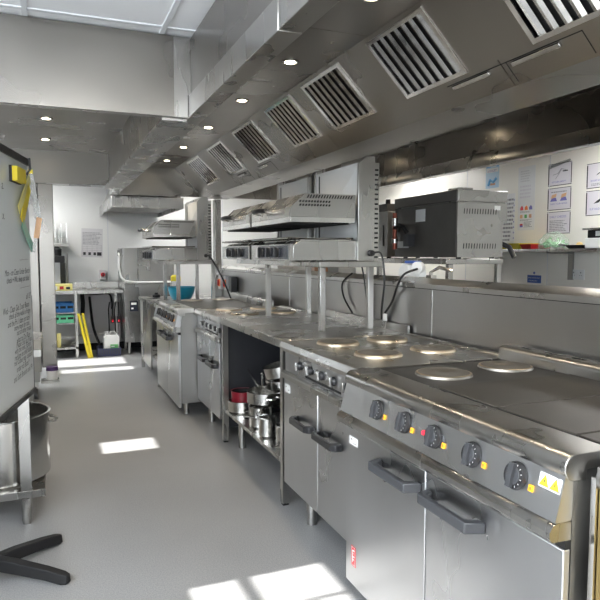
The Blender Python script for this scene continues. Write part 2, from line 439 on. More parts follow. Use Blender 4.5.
# ------------------------------------------------------------------ near electric range
def near_range():
    xf = 1.08; ya, yb = 1.053, 2.178
    R = thing('electric_range', 'big stainless electric oven range with five black knobs, nearest on the cook line', 'range cooker', (xf, (ya + yb) / 2, 0))
    # carcass
    s = MB('steel_dull'); s.box(xf + .022, 1.93, ya, yb, .11, .70)
    s.box(xf + .022, 1.90, ya, yb, .70, .905)
    s.build('body', R)
    # doors
    ys_ = 1.616
    for (a, b_, h0, h1) in ((ys_ + .003, yb, 1.632, 1.928), (ya, ys_ - .003, 1.318, 1.612)):
        d = MB('steel_door').box(xf, xf + .02, a, b_, .075, .70).build('door', R, bev=.003)
        h = MB('grey_plastic')
        zc = .636
        prof = [(h1 - .008, xf - .0005), (h1 - .035, xf - .0005), (h1 - .055, xf - .034), (h0 + .055, xf - .034), (h0 + .035, xf - .0005),
                (h0 + .008, xf - .0005), (h0 + .03, xf - .055), (h1 - .03, xf - .055)]
        h.prism([(p[1], p[0]) for p in prof], 'z', zc - .016, zc + .016)
        h.build('handle', d, bev=.004)
    g = MB('dark_gap').box(xf + .004, xf + .022, ya, yb, .7005, .722)
    g.use('steel_dull')
    for i in range(38):
        y0 = ya + .03 + i * .028
        if y0 < yb - .03: g.box(xf + .002, xf + .004, y0, y0 + .012, .7005, .722)
    g.build('vent_slot', R)
    # rolled shelf strip under the controls
    MB('steel').prism([(1.045, .724), (1.10, .722), (1.10, .765), (1.062, .768), (1.046, .762), (1.036, .748), (1.037, .733)], 'y', ya, yb).build('lower_trim', R)
    # slanted control panel
    MB('steel_door').prism([(1.052, .768), (1.10, .768), (1.12, .885), (1.082, .885)], 'y', ya, yb).build('control_panel', R)
    pn = V((-(.885 - .768), 0, .030)).normalized()
    def pp(y, t): return (1.052 + .030 * t, y, .768 + .117 * t)
    for i, y in enumerate((1.903, 1.728, 1.556, 1.372, 1.197)):
        mx = frame(pp(y, .53), pn)
        k = MB('black_plastic', mx)
        k.lathe((0, 0, 0), [(0.001, .0), (.0345, .0), (.036, .004), (.033, .014), (.001, .016)], 28, closed=False)
        k.use('grey_plastic').lathe((0, 0, 0), [(.001, .0155), (.024, .0155), (.022, .018), (.001, .018)], 24, closed=False)
        k.use('grey_plastic').box(-.008, .008, -.030, .030, .016, .027)
        k.use('white_plastic')
        for t in range(6):
            a = math.radians(-60 + t * 26); k.at(mx @ Matrix.Translation((.0285 * math.cos(a), .0285 * math.sin(a), .0148)) @ Matrix.Rotation(a, 4, 'Z')); k.box(-.0022, .0022, -.0008, .0008, 0, .0006)
        k.at(mx)
        k.build('knob', R, bev=.0015)
        q = MB('amber', frame(pp(y - .054, .42), pn)); q.box(-.008, .008, -.008, .008, .0004, .004); q.use('orange').box(-.004, .004, -.004, .004, .004, .006); q.build('indicator_lamp', R, bev=.002)
    q = MB('red_lamp', frame(pp(1.612, .50), pn)); q.lathe((0, 0, 0), [(.001, .0004), (.009, .0004), (.007, .005), (.001, .005)], 14, closed=False)
    o = q.build('indicator_lamp', R); o['label'] = 'red indicator lamp'
    # warning sticker: two yellow triangles
    mx = frame(pp(1.092, .68), pn)
    q = MB('white_plastic', mx); q.box(-.034, .034, -.017, .017, .0004, .0012)
    for cx in (-.0165, .0165):
        q.use('ink').prism([(cx - .0155, -.0135), (cx + .0155, -.0135), (cx, .0145)], 'z', .0012, .0016)
        q.use('yellow').prism([(cx - .0135, -.012), (cx + .0135, -.012), (cx, .0115)], 'z', .0016, .0020)
        q.use('ink').prism([(cx - .002, -.002), (cx + .0015, -.008), (cx + .002, -.003), (cx + .0015, .005)], 'z', .0020, .0023)
    q.build('warning_sticker', R)
    # white rating label and red badge on the left door
    q = MB('white_plastic', frame((xf, 2.115, .655), (-1, 0, 0))); q.box(-.035, .035, -.016, .016, .0003, .001)
    q.use('ink').box(-.022, -.014, .003, .008, .001, .0013).box(-.013, -.009, .001, .006, .001, .0013).box(-.002, .024, -.009, -.007, .001, .0013)
    q.build('door_label', R)
    q = MB('red', frame((xf, 2.11, .195), (-1, 0, 0))); q.box(-.019, .019, -.040, .040, .0003, .001)
    q.use('white_plastic').box(-.015, .015, -.036, .036, .001, .0013); q.use('red').box(-.013, .013, -.034, .034, .0013, .0016)
    q.use('white_plastic')
    for (u0, u1, v0, v1) in ((-.004, .010, .020, .026), (-.010, .002, .008, .013), (-.002, .010, -.004, .001), (-.010, .006, -.016, -.011), (-.009, -.003, -.026, .022)):
        q.box(u0, u1, v0, v1, .0016, .0019)
    q.build('badge', R)
    # rolled nose of the hob top
    nose = arc(1.105, .893, .032, 90, 268, 12) + [(1.14, .861), (1.14, .885), (1.215, .885), (1.215, .925)]
    MB('steel').prism(nose, 'y', ya - .004, yb + .002).build('front_edge', R, bev=.002)
    # hob
    t = MB('hob_black').box(1.2155, 1.90, ya, yb, .9052, .918); t.build('hob_top', R)
    for (x, y) in ((1.40, 1.985), (1.725, 2.02)):
        p = MB('plate_iron').lathe((x, y, .918), [(.001, .0085), (.02, .0085), (.024, .0105), (.095, .0105), (.098, .0105), (.108, .008), (.110, .0)], 40, closed=False)
        p.use('plate_worn').lathe((x, y, .918), [(.098, .0106), (.106, .0087), (.107, .002), (.097, .002)], 40)
        p.build('hotplate', R)
    for (a, b_) in ((1.478, 1.785), (1.172, 1.472)):
        MB('solid_top').box(1.232, 1.835, a, b_, .9181, .9245).build('solid_plate', R, bev=.003)
    MB('solid_top').box(1.232, 1.835, ya + .006, 1.166, .9181, .9245).build('solid_plate', R, bev=.003)
    # rear vent rail
    v = MB('steel').prism([(1.845, .9185), (1.935, .9185), (1.935, .972)] + arc(1.875, .948, .028, 80, 190, 8) , 'y', ya, yb + .03)
    v.use('dark_gap')
    for i in range(8):
        y0 = ya + .04 + i * .14
        v.box(1.893, 1.915, y0, y0 + .045, .9725, .9765)
    v.use('steel_bright').box(1.90, 1.912, ya, yb + .03, .9765, .979)
    v.build('vent_rail', R)
    # legs
    for x in (1.16, 1.86):
        for y in (ya + .09, yb - .09):
            l = MB('steel').lathe((x, y, 0), [(.001, 0), (.022, 0), (.022, .05), (.026, .052), (.026, .11), (.001, .11)], 18, closed=False); l.build('leg', R)
    return R
R1 = near_range()
R2 = dup(R1, (-.085, 4.155, 0), 'stainless oven range standing out from the line, below the blue bowl', None, skip=('badge', 'warning_sticker', 'door_label', 'solid_plate'))
R1['group'] = R2['group'] = 'oven ranges with slanted controls'

# unit at the right edge of the frame
N = thing('fryer', 'steel unit, front coloured for a warm reflection, cut off by the right edge, beside the nearest range', 'kitchen unit', (1.15, .7, 0))
s = MB('steel').box(1.15, 1.93, .40, 1.03, .10, .895); s.build('body', N)
MB('warm_reflect_steel').box(1.138, 1.149, .41, 1.014, .12, .85).build('door', N, bev=.003)  # front tinted to stand for a warm reflection
MB('steel_bright').box(1.132, 1.149, 1.016, 1.03, .10, .875).build('edge_strip', N)
MB('steel').prism(arc(1.135, .885, .028, 90, 270, 10) + [(1.20, .857), (1.20, .913)], 'y', .40, .995).build('front_edge', N)
MB('hob_black').box(1.201, 1.92, .41, 1.02, .8955, .905).build('hob_top', N)
for x in (1.2, 1.86):
    for y in (.46, .96): MB('steel').cyl((x, y, 0), (x, y, .10), .022, 16).build('leg', N)

# ------------------------------------------------------------------ four-plate range (copied once)
def plate_range(ya, yb, lab):
    xf = 1.15; L = yb - ya
    R = thing('hotplate_range', lab, 'range cooker', (xf, (ya + yb) / 2, 0), 'hotplate ranges')
    MB('steel').box(xf + .022, 1.93, ya + .015, yb - .015, .15, .87).build('body', R)
    t = MB('steel_top').prism([(1.128, .892), (1.135, .872), (1.16, .868), (1.93, .868), (1.93, .925), (1.90, .925), (1.895, .917), (1.20, .917), (1.17, .924), (1.138, .920)], 'y', ya, yb)
    t.build('hob_top', R, bev=.002)
    for i, (x, y) in enumerate(((1.385, yb - .185), (1.69, yb - .165), (1.40, yb - .585), (1.72, yb - .555))):
        p = MB('plate_iron').lathe((x, y, .9172), [(.001, .010), (.02, .010), (.024, .0125), (.096, .0125), (.106, .010), (.110, .0)], 40, closed=False)
        p.use('plate_worn').lathe((x, y, .9172), [(.094, .0127), (.107, .0107), (.1125, .002), (.1125, 0), (.094, 0)], 40)
        p.build('hotplate', R)
    MB('steel_door').box(xf + .006, xf + .0215, ya + .015, yb - .015, .765, .866).build('control_panel', R)
    for i in range(5):
        y = yb - .225 - i * .135
        mx = frame((xf + .006, y, .82), (-1, 0, 0))
        k = MB('black_plastic', mx)
        k.lathe((0, 0, 0), [(.001, 0), (.021, 0), (.022, .006), (.016, .016), (.001, .018)], 22, closed=False)
        k.use('steel_bright').box(-.005, .005, -.021, .021, .016, .028)
        k.build('knob', R, bev=.0015)
    q = MB('dark_gap').box(xf + .0035, xf + .006, yb - .70, yb - .30, .775, .785); q.build('name_strip', R)
    MB('steel').prism([(1.132, .728), (1.172, .728), (1.172, .763), (1.142, .763), (1.132, .755)], 'y', ya, yb).build('lower_trim', R, bev=.003)
    for (a, b_, h0, h1) in ((yb - .457, yb - .01, yb - .43, yb - .185), (ya + .01, yb - .463, max(ya + .04, yb - .725), yb - .47)):
        d = MB('steel_door').box(xf, xf + .02, a, b_, .152, .722).build('door', R, bev=.003)
        h = MB('black_plastic'); zc = .545
        prof = [(xf - .0005, h0), (xf - .03, h0 + .004), (xf - .05, h0 + .03), (xf - .05, h1 - .03), (xf - .03, h1 - .004), (xf - .0005, h1), (xf - .0005, h1 - .03), (xf - .03, h1 - .045), (xf - .03, h0 + .045), (xf - .0005, h0 + .03)]
        h.prism(prof, 'z', zc - .016, zc + .016); h.build('handle', d, bev=.005)
    q = MB('white_plastic', frame((xf, yb - .065, .675), (-1, 0, 0))); q.box(-.038, .038, -.022, .022, .0003, .001)
    q.use('ink').box(-.026, -.016, .004, .010, .001, .0013).box(.006, .026, -.008, -.005, .001, .0013); q.build('door_label', R)
    for x in (1.215, 1.86):
        for y in (ya + .08, yb - .24):
            MB('steel').lathe((x, y, 0), [(.001, 0), (.024, 0), (.024, .07), (.028, .072), (.028, .15), (.001, .15)], 18, closed=False).build('leg', R)
    return R
A = plate_range(2.215, 3.085, 'stainless four-plate range with row of black knobs, right of the pan table')
B = plate_range(4.43, 5.195, 'stainless four-plate range between the pan table and the far oven range')

# ------------------------------------------------------------------ preparation table with undershelf
Tb = thing('preparation_table', 'open stainless preparation table with pans piled on its undershelf', 'table', (1.55, 3.75, 0))
MB('steel_top').box(1.15, 1.93, 3.10, 4.415, .875, .92).build('tabletop', Tb, bev=.004)
for x in (1.155, 1.885):
    for y in (3.11, 4.355):
        l = MB('steel').box(x, x + .04, y, y + .04, .012, .8748); l.use('black_matte').box(x + .004, x + .036, y + .004, y + .036, 0, .012); l.build('leg', Tb)
s = MB('steel').box(1.165, 1.92, 3.151, 4.354, .225, .25); s.build('undershelf', Tb, bev=.003)
MB('dark_panel').box(1.90, 1.925, 3.151, 4.354, .251, .874).build('back_panel', Tb)
MB('dark_panel').box(1.20, 1.88, 4.397, 4.41, .10, .874).build('side_panel', Tb)
MB('steel_top').box(1.93, 1.945, 3.10, 4.405, .88, .965).build('upstand', Tb)
for x in (1.25, 1.8): MB('steel').cyl((x, 4.2, 0), (x, 4.2, .2248), .026, 18).build('support_foot', Tb)

# pans
PZ = .2505
def pan(name, label, x, y, r, h, z=PZ, mat='steel_bright', tilt=None, handle=None, cat='saucepan', inner=None, loops=False):
    o = thing(name, label, cat, (x, y, z), 'pans on the undershelf')
    p = MB(mat); t = .004
    p.lathe((x, y, z), [(.001, 0), (r - .01, 0), (r, .01), (r, h - .004), (r + .005, h), (r - t, h), (r - t, .012), (.001, .01)], 36, closed=False)
    if inner: 
        p.use(inner).lathe((x, y, z), [(.001, .0115), (r - t - .0005, .013), (r - t - .0005, h - .002), (r - t - .002, h - .002), (r - t - .004, .016), (.001, .014)], 36, closed=False)
    p.build('bowl', o)
    if handle is not None:
        hm, ang, ln, rise = handle
        ca, sa = math.cos(ang), math.sin(ang)
        P = [(x + ca * (r + q * ln), y + sa * (r + q * ln), z + h - .02 + rise * q * (2 - q) * ln) for q in (0, .15, .4, .7, 1)]
        MB(hm).tube(P, .008, 10).build('handle', o)
    if loops:
        for a in (1.57, -1.57):
            P = [(x + math.cos(a + da) * (r + e), y + math.sin(a + da) * (r + e), z + h - .03) for da, e in ((-.35, 0), (-.3, .03), (-.1, .04), (.1, .04), (.3, .03), (.35, 0))]
            MB(mat).tube(P, .006, 8).build('loop_handle', o)
    if tilt: o.rotation_euler = tilt
    return o
pan('saucepan', 'low steel pan at the far left front corner of the undershelf', 1.27, 4.255, .105, .085, cat='saucepan')
pan('saucepan', 'dark red pan with black inside nested in the low steel pan', 1.275, 4.26, .084, .14, z=PZ + .0105, mat='red_dark', inner='black_matte', handle=('wood', -1.15, .13, .12), cat='pan')
pan('stockpot', 'steel pot on the front edge of the undershelf, carrying the wide pot', 1.265, 3.83, .075, .135, cat='pot', handle=('steel_bright', -2.0, .16, .05))
pan('stockpot', 'wide shiny steel pot sitting on top of a narrower pot on the undershelf', 1.33, 3.90, .130, .085, z=PZ + .1355, loops=True, cat='pot')
pan('stockpot', 'tall steel pot at the back of the undershelf under the tilted saucepans', 1.62, 3.90, .14, .20, cat='pot')
pan('saucepan', 'saucepan resting under the tilted one near the top of the pan pile', 1.47, 3.93, .128, .072, z=PZ + .222, tilt=(0, -.10, 0), cat='saucepan')
pan('saucepan', 'tilted shiny saucepan at the very top of the pan pile', 1.47, 3.93, .132, .085, z=PZ + .305, tilt=(-.10, -.22, 0), cat='saucepan', handle=('steel_bright', .9, .12, .2))
pan('saucepan', 'small saucepan beside the right leg of the pan table', 1.235, 3.60, .055, .12, cat='saucepan', handle=('steel_bright', 2.4, .10, .1))
pan('saucepan', 'second small saucepan behind the right leg of the pan table', 1.30, 3.42, .07, .11, cat='saucepan')
o = MB('steel_bright').tube([(1.42, 4.26, .26), (1.43, 4.27, .38), (1.43, 4.28, .50)], .010, 10, r1=.012)
o.lathe((1.43, 4.28, .505), [(.001, -.016), (.014, -.010), (.018, 0), (.014, .010), (.001, .016)], 14, closed=False)
tag(o.build('ladle', loc=(1.42, 4.26, .251)), 'steel ladle handle sticking straight up behind the dark red pan', 'ladle')
o = MB('steel_bright').tube([(1.31, 3.98, .482), (1.32, 4.12, .495), (1.34, 4.34, .535)], .011, 10, r1=.007)
tag(o.build('serving_spoon', loc=(1.31, 3.98, .472)), 'long steel spoon lying slantwise on the rim of the wide pot', 'spoon')

# ------------------------------------------------------------------ gantry shelves and grills
def gantry(name, label, x0, x1, y0, y1, posts, z0, zt, grp=None):
    g = thing(name, label, 'shelf', ((x0 + x1) / 2, (y0 + y1) / 2, z0), grp)
    t = MB('steel').box(x0, x1, y0, y1, zt - .035, zt); t.build('shelf_top', g, bev=.003)
    for (x, y, *zb) in posts:
        MB('steel').box(x - .018, x + .018, y - .018, y + .018, zb[0] if zb else z0, zt - .0352).build('post', g, bev=.002)
    return g
gantry('gantry_shelf', 'stainless gantry shelf standing on the pan table under two grills', 1.49, 1.93, 3.375, 5.14,
       [(1.515, 3.40), (1.84, 3.40), (1.42 + .095, 4.385), (1.84, 4.385)], .9203, 1.338)
gantry('gantry_shelf', 'stainless gantry shelf under the far grill, above the blue bowl', 1.08, 1.60, 6.22, 7.05,
       [(1.20, 6.24), (1.56, 6.24), (1.20, 7.0, .8725), (1.56, 7.0, .8725)], .9183, 1.318)
def grill(label):
    x0, x1, y0, y1, z0 = 1.34, 1.775, 3.455, 4.21, 1.3385
    g = thing('salamander_grill', label, 'grill', ((x0 + x1) / 2, (y0 + y1) / 2, z0), 'rise and fall grills on the gantries')
    s = MB('steel').prism([(x0 + .01, z0 + .004), (x1, z0 + .004), (x1, z0 + .125), (x0 + .055, z0 + .125), (x0 + .012, z0 + .10)], 'y', y0, y1); s.build('base', g, bev=.003)
    s = MB('steel').box(x0 - .01, x0 + .0095, y0, y1, z0 + .004, z0 + .105); s.use('display').box(x0 - .012, x0 - .01, y0 + .03, y1 - .16, z0 + .012, z0 + .097); 
    s.use('white_plastic').box(x0 - .0125, x0 - .012, y1 - .15, y1 - .10, z0 + .02, z0 + .09)
    s.build('control_panel', g)
    for y in (y0 + .20, y0 + .36, y0 + .52):
        k = MB('black_plastic', frame((x0 - .012, y, z0 + .055), (-1, 0, 0))); k.lathe((0, 0, 0), [(.001, 0), (.032, 0), (.030, .012), (.001, .014)], 20, closed=False); k.box(-.008, .008, -.030, .030, .013, .028)
        k.build('knob', g, bev=.0015)
    # drip tray rods
    r = MB('steel_bright')
    r.tube([(x0 - .01, y0 + .02, z0 + .14), (x1 - .02, y0 + .02, z0 + .14), (x1 - .02, y1 - .02, z0 + .14), (x0 - .01, y1 - .02, z0 + .14)], .007, 8, closed=True)
    for i in range(12): r.cyl((x0, y0 + .07 + i * .055, z0 + .142), (x1 - .02, y0 + .07 + i * .055, z0 + .142), .004, 6)
    r.box(x0 + .07, x1 - .03, y0 + .03, y1 - .03, z0 + .1255, z0 + .131)
    r.build('grid', g)
    # tower
    t = MB('steel').prism([(x1 + .001, z0), (x1 + .115, z0), (x1 + .115, z0 + .645), (x1 + .05, z0 + .645), (x1 + .001, z0 + .60)], 'y', y0 - .02, y0)
    t.prism([(x1 + .035, z0), (x1 + .115, z0), (x1 + .115, z0 + .645), (x1 + .05, z0 + .645), (x1 + .035, z0 + .62)], 'y', y1 - .02, y1)
    t.box(x1 + .05, x1 + .115, y0, y1 - .02, z0 + .62, z0 + .645)
    t.build('tower', g, bev=.002)
    v = MB('steel').box(x1 + .116, x1 + .150, y0 - .01, y1, z0 + .002, z0 + .61)
    v.use('dark_gap')
    for i in range(19): v.box(x1 + .118, x1 + .144, y0 - .0112, y0 - .0101, z0 + .02 + i * .030, z0 + .031 + i * .030)
    v.build('rear_vent', g)
    # pyramid-creased back sheet with the slots the hood travels in
    bs = MB('satin_white'); xb = x1 + .048; ym = (y0 + y1) / 2; a, b_ = y0 + .06, y1 - .09; zl, zh = z0 + .15, z0 + .60
    bs.add([(xb, a, zl), (xb, b_, zl), (xb, b_, zh), (xb, a, zh), (xb - .045, (a + b_) / 2, (zl + zh) / 2)], [(1, 0, 4), (2, 1, 4), (3, 2, 4), (0, 3, 4)])
    bs.box(xb + .001, xb + .012, y0, y1 - .02, z0 + .126, z0 + .62)
    bs.use('dark_gap').box(xb - .002, xb, y0 + .035, y0 + .05, z0 + .15, z0 + .6).box(xb - .002, xb, y1 - .08, y1 - .065, z0 + .15, z0 + .6)
    bs.build('back_sheet', g, smooth=False)
    # hood
    z1 = z0 + .262
    h = MB('steel').prism([(x0 - .005, z1 + .005), (x1 - .01, z1 + .005), (x1 - .01, z1 + .145), (x0 + .09, z1 + .145), (x0 - .005, z1 + .06)], 'y', y0, y1)
    h.use('dark_gap')
    for i in range(17):
        xx = x0 + .10 + i * .018; h.prism([(xx, z1 + .118), (xx + .008, z1 + .118), (xx + .018, z1 + .138), (xx + .010, z1 + .138)], 'y', y0 - .0015, y0 - .0002)
    for k in range(2):
        for i in range(11):
            xx = x0 + .05 + i * .019; h.prism([(xx, z1 + .070 + k * .022), (xx + .011, z1 + .070 + k * .022), (xx + .016, z1 + .082 + k * .022), (xx + .005, z1 + .082 + k * .022)], 'y', y0 - .0015, y0 - .0002)
    for i in range(26):
        yy = y0 + .05 + i * .026; h.box(x0 + .15, x0 + .20, yy, yy + .012, z1 + .145, z1 + .1462)
    h.build('hood', g)
    MB('steel_bright').box(x0 - .006, x1 - .012, y0 - .004, y1 + .004, z1 - .028, z1 + .005).build('hood_rim', g, bev=.002)
    MB('dark_gap').box(x0 + .03, x1 - .04, y0 + .03, y1 - .03, z1 - .034, z1 - .0282).build('element', g)
    q = MB('black_plastic'); yc = y0 + .42
    q.tube([(x0 - .055, yc - .10, z1 + .055), (x0 - .075, yc - .07, z1 + .058), (x0 - .08, yc, z1 + .058), (x0 - .075, yc + .07, z1 + .058), (x0 - .055, yc + .10, z1 + .055)], .016, 10)
    q.use('steel_bright').cyl((x0 - .005, yc - .09, z1 + .045), (x0 - .06, yc - .09, z1 + .055), .014, 10).cyl((x0 - .005, yc + .09, z1 + .045), (x0 - .06, yc + .09, z1 + .055), .014, 10)
    q.build('handle', g)
    for y in (y0 + .06, y1 - .06):
        for x in (x0 + .17, x1 - .06): MB('black_matte').cyl((x, y, z0), (x, y, z0 + .004), .015, 10).build('foot', g)
    q = MB('cable'); q.lathe((0, 0, 0), [(.001, 0), (.020, 0), (.018, .03), (.001, .032)], 14, closed=False)
    q.v = [frame((x1 + .085, y0 - .02, z0 + .05), (0, -1, 0)) @ p for p in q.v]
    q.build('plug_socket', g)
    return g
G1 = grill('stainless rise and fall grill with louvred tower, nearest on the gantry above the pan table')
G2 = dup(G1, (0, .80, 0), 'stainless rise and fall grill directly behind the nearest grill on the same gantry', skip=('plug_socket',))
G3 = dup(G1, (-.37, 2.83, -.02), 'lone far stainless grill on its own gantry above the blue bowl')

# trailing leads
def lead(name, label, pts, r=.006, mat='cable'):
    P = [V(p) for p in pts]; out = []
    for i in range(len(P) - 1):
        p0, p1, p2, p3 = P[max(i - 1, 0)], P[i], P[i + 1], P[min(i + 2, len(P) - 1)]
        for k in range(8):
            t = k / 8
            out.append(.5 * ((2 * p1) + (p2 - p0) * t + (2 * p0 - 5 * p1 + 4 * p2 - p3) * t * t + (3 * p1 - p0 - 3 * p2 + p3) * t ** 3))
    out.append(P[-1])
    o = MB(mat).tube(out, r, 8).build(name, loc=tuple(P[-1]))
    return tag(o, label, 'cable')
lead('power_cable', 'black cable running from the nearest grill down to the four-plate range', [(1.86, 3.40, 1.388), (1.89, 3.345, 1.38), (1.900, 3.325, 1.22), (1.91, 3.37, 1.06), (1.937, 3.42, .975)])
lead('power_cable', 'black cable hanging from the far grill to the worktop behind it', [(1.49, 6.24, 1.37), (1.52, 6.18, 1.35), (1.62, 6.12, 1.15), (1.70, 6.08, .935)], .009)
lead('power_cable', 'black cable looping down over the middle wall from the white plug', [(2.02, 3.145, 1.295), (1.935, 3.15, 1.265), (1.927, 3.21, 1.20), (1.947, 3.31, 1.09), (1.937, 3.377, 1.017)], .007)
lead('power_cable', 'thin black cable hanging in a loop behind the gantry posts', [(1.94, 3.84, 1.25), (1.935, 3.98, 1.18), (1.935, 3.96, 1.08), (1.938, 3.83, .975)])
lead('power_cable', 'straight black cable dropping behind the gantry between its posts', [(1.90, 3.62, 1.30), (1.92, 3.62, 1.2), (1.94, 3.60, .975)], .005)
pb = MB('white_plastic').box(1.930, 1.944, 3.36, 3.395, .967, 1.01); tag(pb.build('plug', loc=(1.937, 3.377, .967), bev=.003), 'small pale plug on the wall ledge behind the four-plate range', 'plug')

# ------------------------------------------------------------------ far table with bowl, services column, isolators
D = thing('corner_table', 'stainless corner worktop reaching from the far oven range towards the dishwasher', 'table', (1.45, 7.1, 0))
MB('steel_top').box(1.0, 1.93, 6.42, 7.76, .835, .872).build('tabletop', D, bev=.003)
MB('steel').box(1.03, 1.045, 7.0, 7.70, .10, .834).build('front_panel', D)
for x in (1.02, 1.86):
    for y in (6.46, 7.70): MB('steel').box(x, x + .04, y, y + .04, 0, .8345).build('leg', D)
MB('steel').box(1.06, 1.88, 6.5, 7.69, .22, .245).build('undershelf', D)
bo = MB('blue_bowl'); c0 = (1.345, 6.82, .8725); pr = []
for i in range(9):
    a = i / 8 * PI / 2 * .92; pr.append((.06 + .085 * math.sin(a), .15 * (1 - math.cos(a)) / (1 - math.cos(PI / 2 * .92))))
bo.lathe(c0, [(.001, 0)] + pr + [(.150, .152), (.145, .153)] + [(r - .004, z + .003) for r, z in pr[::-1]] + [(.001, .004)], 36, closed=False)
tag(bo.build('mixing_bowl', loc=c0), 'bright blue plastic bowl under the far grill gantry', 'bowl')
q = MB('yellow').lathe((1.36, 7.22, .873), [(.001, 0), (.045, 0), (.045, .20), (.03, .22), (.001, .22)], 20, closed=False)
q.v = q.v[:0]; q.f = []; q.mi = []
q.use('clear_plastic').lathe((1.36, 7.22, .8725), [(.001, 0), (.05, 0), (.055, .20), (.001, .20)], 20, closed=False)
q.use('yellow').lathe((1.36, 7.22, .8725), [(.001, .2001), (.058, .2001), (.058, .25), (.04, .27), (.001, .27)], 20, closed=False)
tag(q.build('squeeze_bottle', loc=(1.36, 7.22, .8725)), 'clear tub with yellow lid standing behind the blue bowl', 'tub')
q = MB('black_matte').lathe((1.17, 7.45, .8725), [(.001, 0), (.045, 0), (.045, .03), (.02, .035), (.02, .055), (.001, .056)], 18, closed=False)
tag(q.build('stopper', loc=(1.17, 7.45, .8725)), 'small black round stopper on the far corner worktop', 'stopper')
pc = MB('steel').box(1.87, 1.944, 7.36, 7.48, .875, 2.04)
tag(pc.build('service_column', loc=(1.93, 7.4, .875), bev=.003), 'tall plain stainless services column rising from worktop to the canopy', 'column')
for i, (y, lab) in enumerate(((6.98, 'grey isolator box with orange-red rotary switch, on the middle wall by the column'), (7.24, 'second isolator box with red switch, further along the middle wall'))):
    q = thing('isolator_switch', lab, 'switch', (1.93, y, 1.0), 'isolators on the middle wall')
    MB('paper_grey').box(1.885, 1.958, y - .06, y + .06, .965, 1.13).build('case', q, bev=.004)
    MB('orange').box(1.878, 1.8848, y - .04, y + .04, 1.0, 1.09).build('face_plate', q)
    MB('red').box(1.860, 1.8778, y - .01, y + .01, 1.01, 1.08).build('rotary_handle', q, bev=.003)
q = MB('black_plastic').box(1.88, 1.957, 6.70, 6.84, .96, 1.13); tag(q.build('junction_box', loc=(1.92, 6.77, .96), bev=.01), 'black junction box on the middle wall beside the column', 'box')

# ------------------------------------------------------------------ dishwasher and far wall
W = thing('dishwasher', 'tall hood-type stainless dishwasher against the far white wall', 'dishwasher', (1.25, 8.72, 0))
MB('steel').box(.93, 1.62, 8.72, 9.34, .98, 1.47).build('hood', W, bev=.006)
MB('steel').box(.945, 1.60, 8.74, 9.34, .17, .975).build('body', W, bev=.004)
q = MB('display').box(1.01, 1.12, 8.737, 8.7398, .60, .74); q.use('white_plastic').box(1.03, 1.10, 8.7355, 8.737, .69, .72).box(1.03, 1.06, 8.7355, 8.737, .63, .65); q.use('steel_bright').box(1.0, 1.13, 8.7385, 8.7395, .59, .75); q.build('control_display', W)
h = MB('white_plastic'); P = [(.90, 8.98, 1.40), (.88, 8.70, 1.36), (.87, 8.66, 1.20), (.89, 8.655, 1.08), (.95, 8.65, 1.02), (1.10, 8.65, 1.0), (1.66, 8.65, 1.0)]
h.tube(P, .014, 10); h.use('steel_dull').box(.885, .929, 8.93, 8.99, 1.36, 1.44).box(.865, .90, 8.66, 8.72, 1.13, 1.17); h.build('lift_handle', W)
for x in (1.0, 1.55):
    for y in (8.80, 9.28): MB('steel').cyl((x, y, 0), (x, y, .17), .02, 14).build('leg', W)
MB('white_plastic').lathe((1.03, 8.738, .235), [(.001, 0), (.012, 0), (.012, .004), (.001, .004)], 12, closed=False).build('door_label', W)

bn = thing('sink_bench', 'stainless bench along the far wall left of the dishwasher', 'bench', (.45, 8.75, 0))
s = MB('steel').box(-.05, .925, 8.72, 9.37, .855, .90); s.box(-.05, .925, 9.35, 9.375, .90, .985); s.build('benchtop', bn, bev=.003)
MB('paper_grey').box(.45, .92, 9.33, 9.37, .12, .85).build('apron', bn)
for x, y in ((.30, 8.74), (-.03, 8.74), (.86, 9.28), (-.03, 9.28)):
    MB('steel').box(x, x + .035, y, y + .035, 0, .8545).build('leg', bn)
MB('steel').box(-.03, .335, 8.74, 9.30, .12, .145).build('lower_shelf', bn)
MB('steel').box(-.03, .335, 8.745, 9.30, .455, .47).build('runner_shelf', bn)
MB('steel').box(-.03, .335, 8.745, 9.30, .595, .61).build('runner_shelf', bn)
def crate(mat, lab, z, h):
    x0, x1, y0, y1 = .0, .285, 8.765, 9.2
    m = MB(mat); m.box(x0, x1, y0, y1, z, z + .01); t = .012
    for (a, b_, c_, d_) in ((x0, x1, y0, y0 + t), (x0, x1, y1 - t, y1), (x0, x0 + t, y0 + t, y1 - t), (x1 - t, x1, y0 + t, y1 - t)): m.box(a, b_, c_, d_, z + .01, z + h)
    m.box(x0 - .006, x1 + .006, y0 - .006, y0, z + h - .018, z + h)
    m.use('dark_gap')
    for i in range(3): m.box(x0 + .03 + i * .09, x0 + .10 + i * .09, y0 - .0012, y0, z + h * .45, z + h * .72)
    tag(m.build('crate', loc=((x0 + x1) / 2, (y0 + y1) / 2, z)), lab, 'crate', 'dish crates under the far bench')
crate('blue_crate', 'blue plastic dish crate on the upper runners under the far bench', .611, .12)
crate('green_crate', 'mint green plastic dish crate below the blue one under the far bench', .471, .105)
q = MB('white_plastic').lathe((.18, 9.06, .1455), [(.001, 0), (.06, 0), (.13, .09), (.135, .10), (.125, .10), (.055, .01), (.001, .01)], 24, closed=False); tag(q.build('serving_dish', loc=(.18, 9.06, .1455)), 'white bowl on the lowest shelf of the far bench', 'bowl')
q = MB('yellow_soft').box(.03, .12, 8.80, 8.82, .1455, .33); q.box(.03, .12, 8.82, 8.9, .1455, .16); tag(q.build('cloth', loc=(.08, 8.81, .1455)), 'pale yellow folded cloth on the lowest shelf of the far bench', 'cloth')
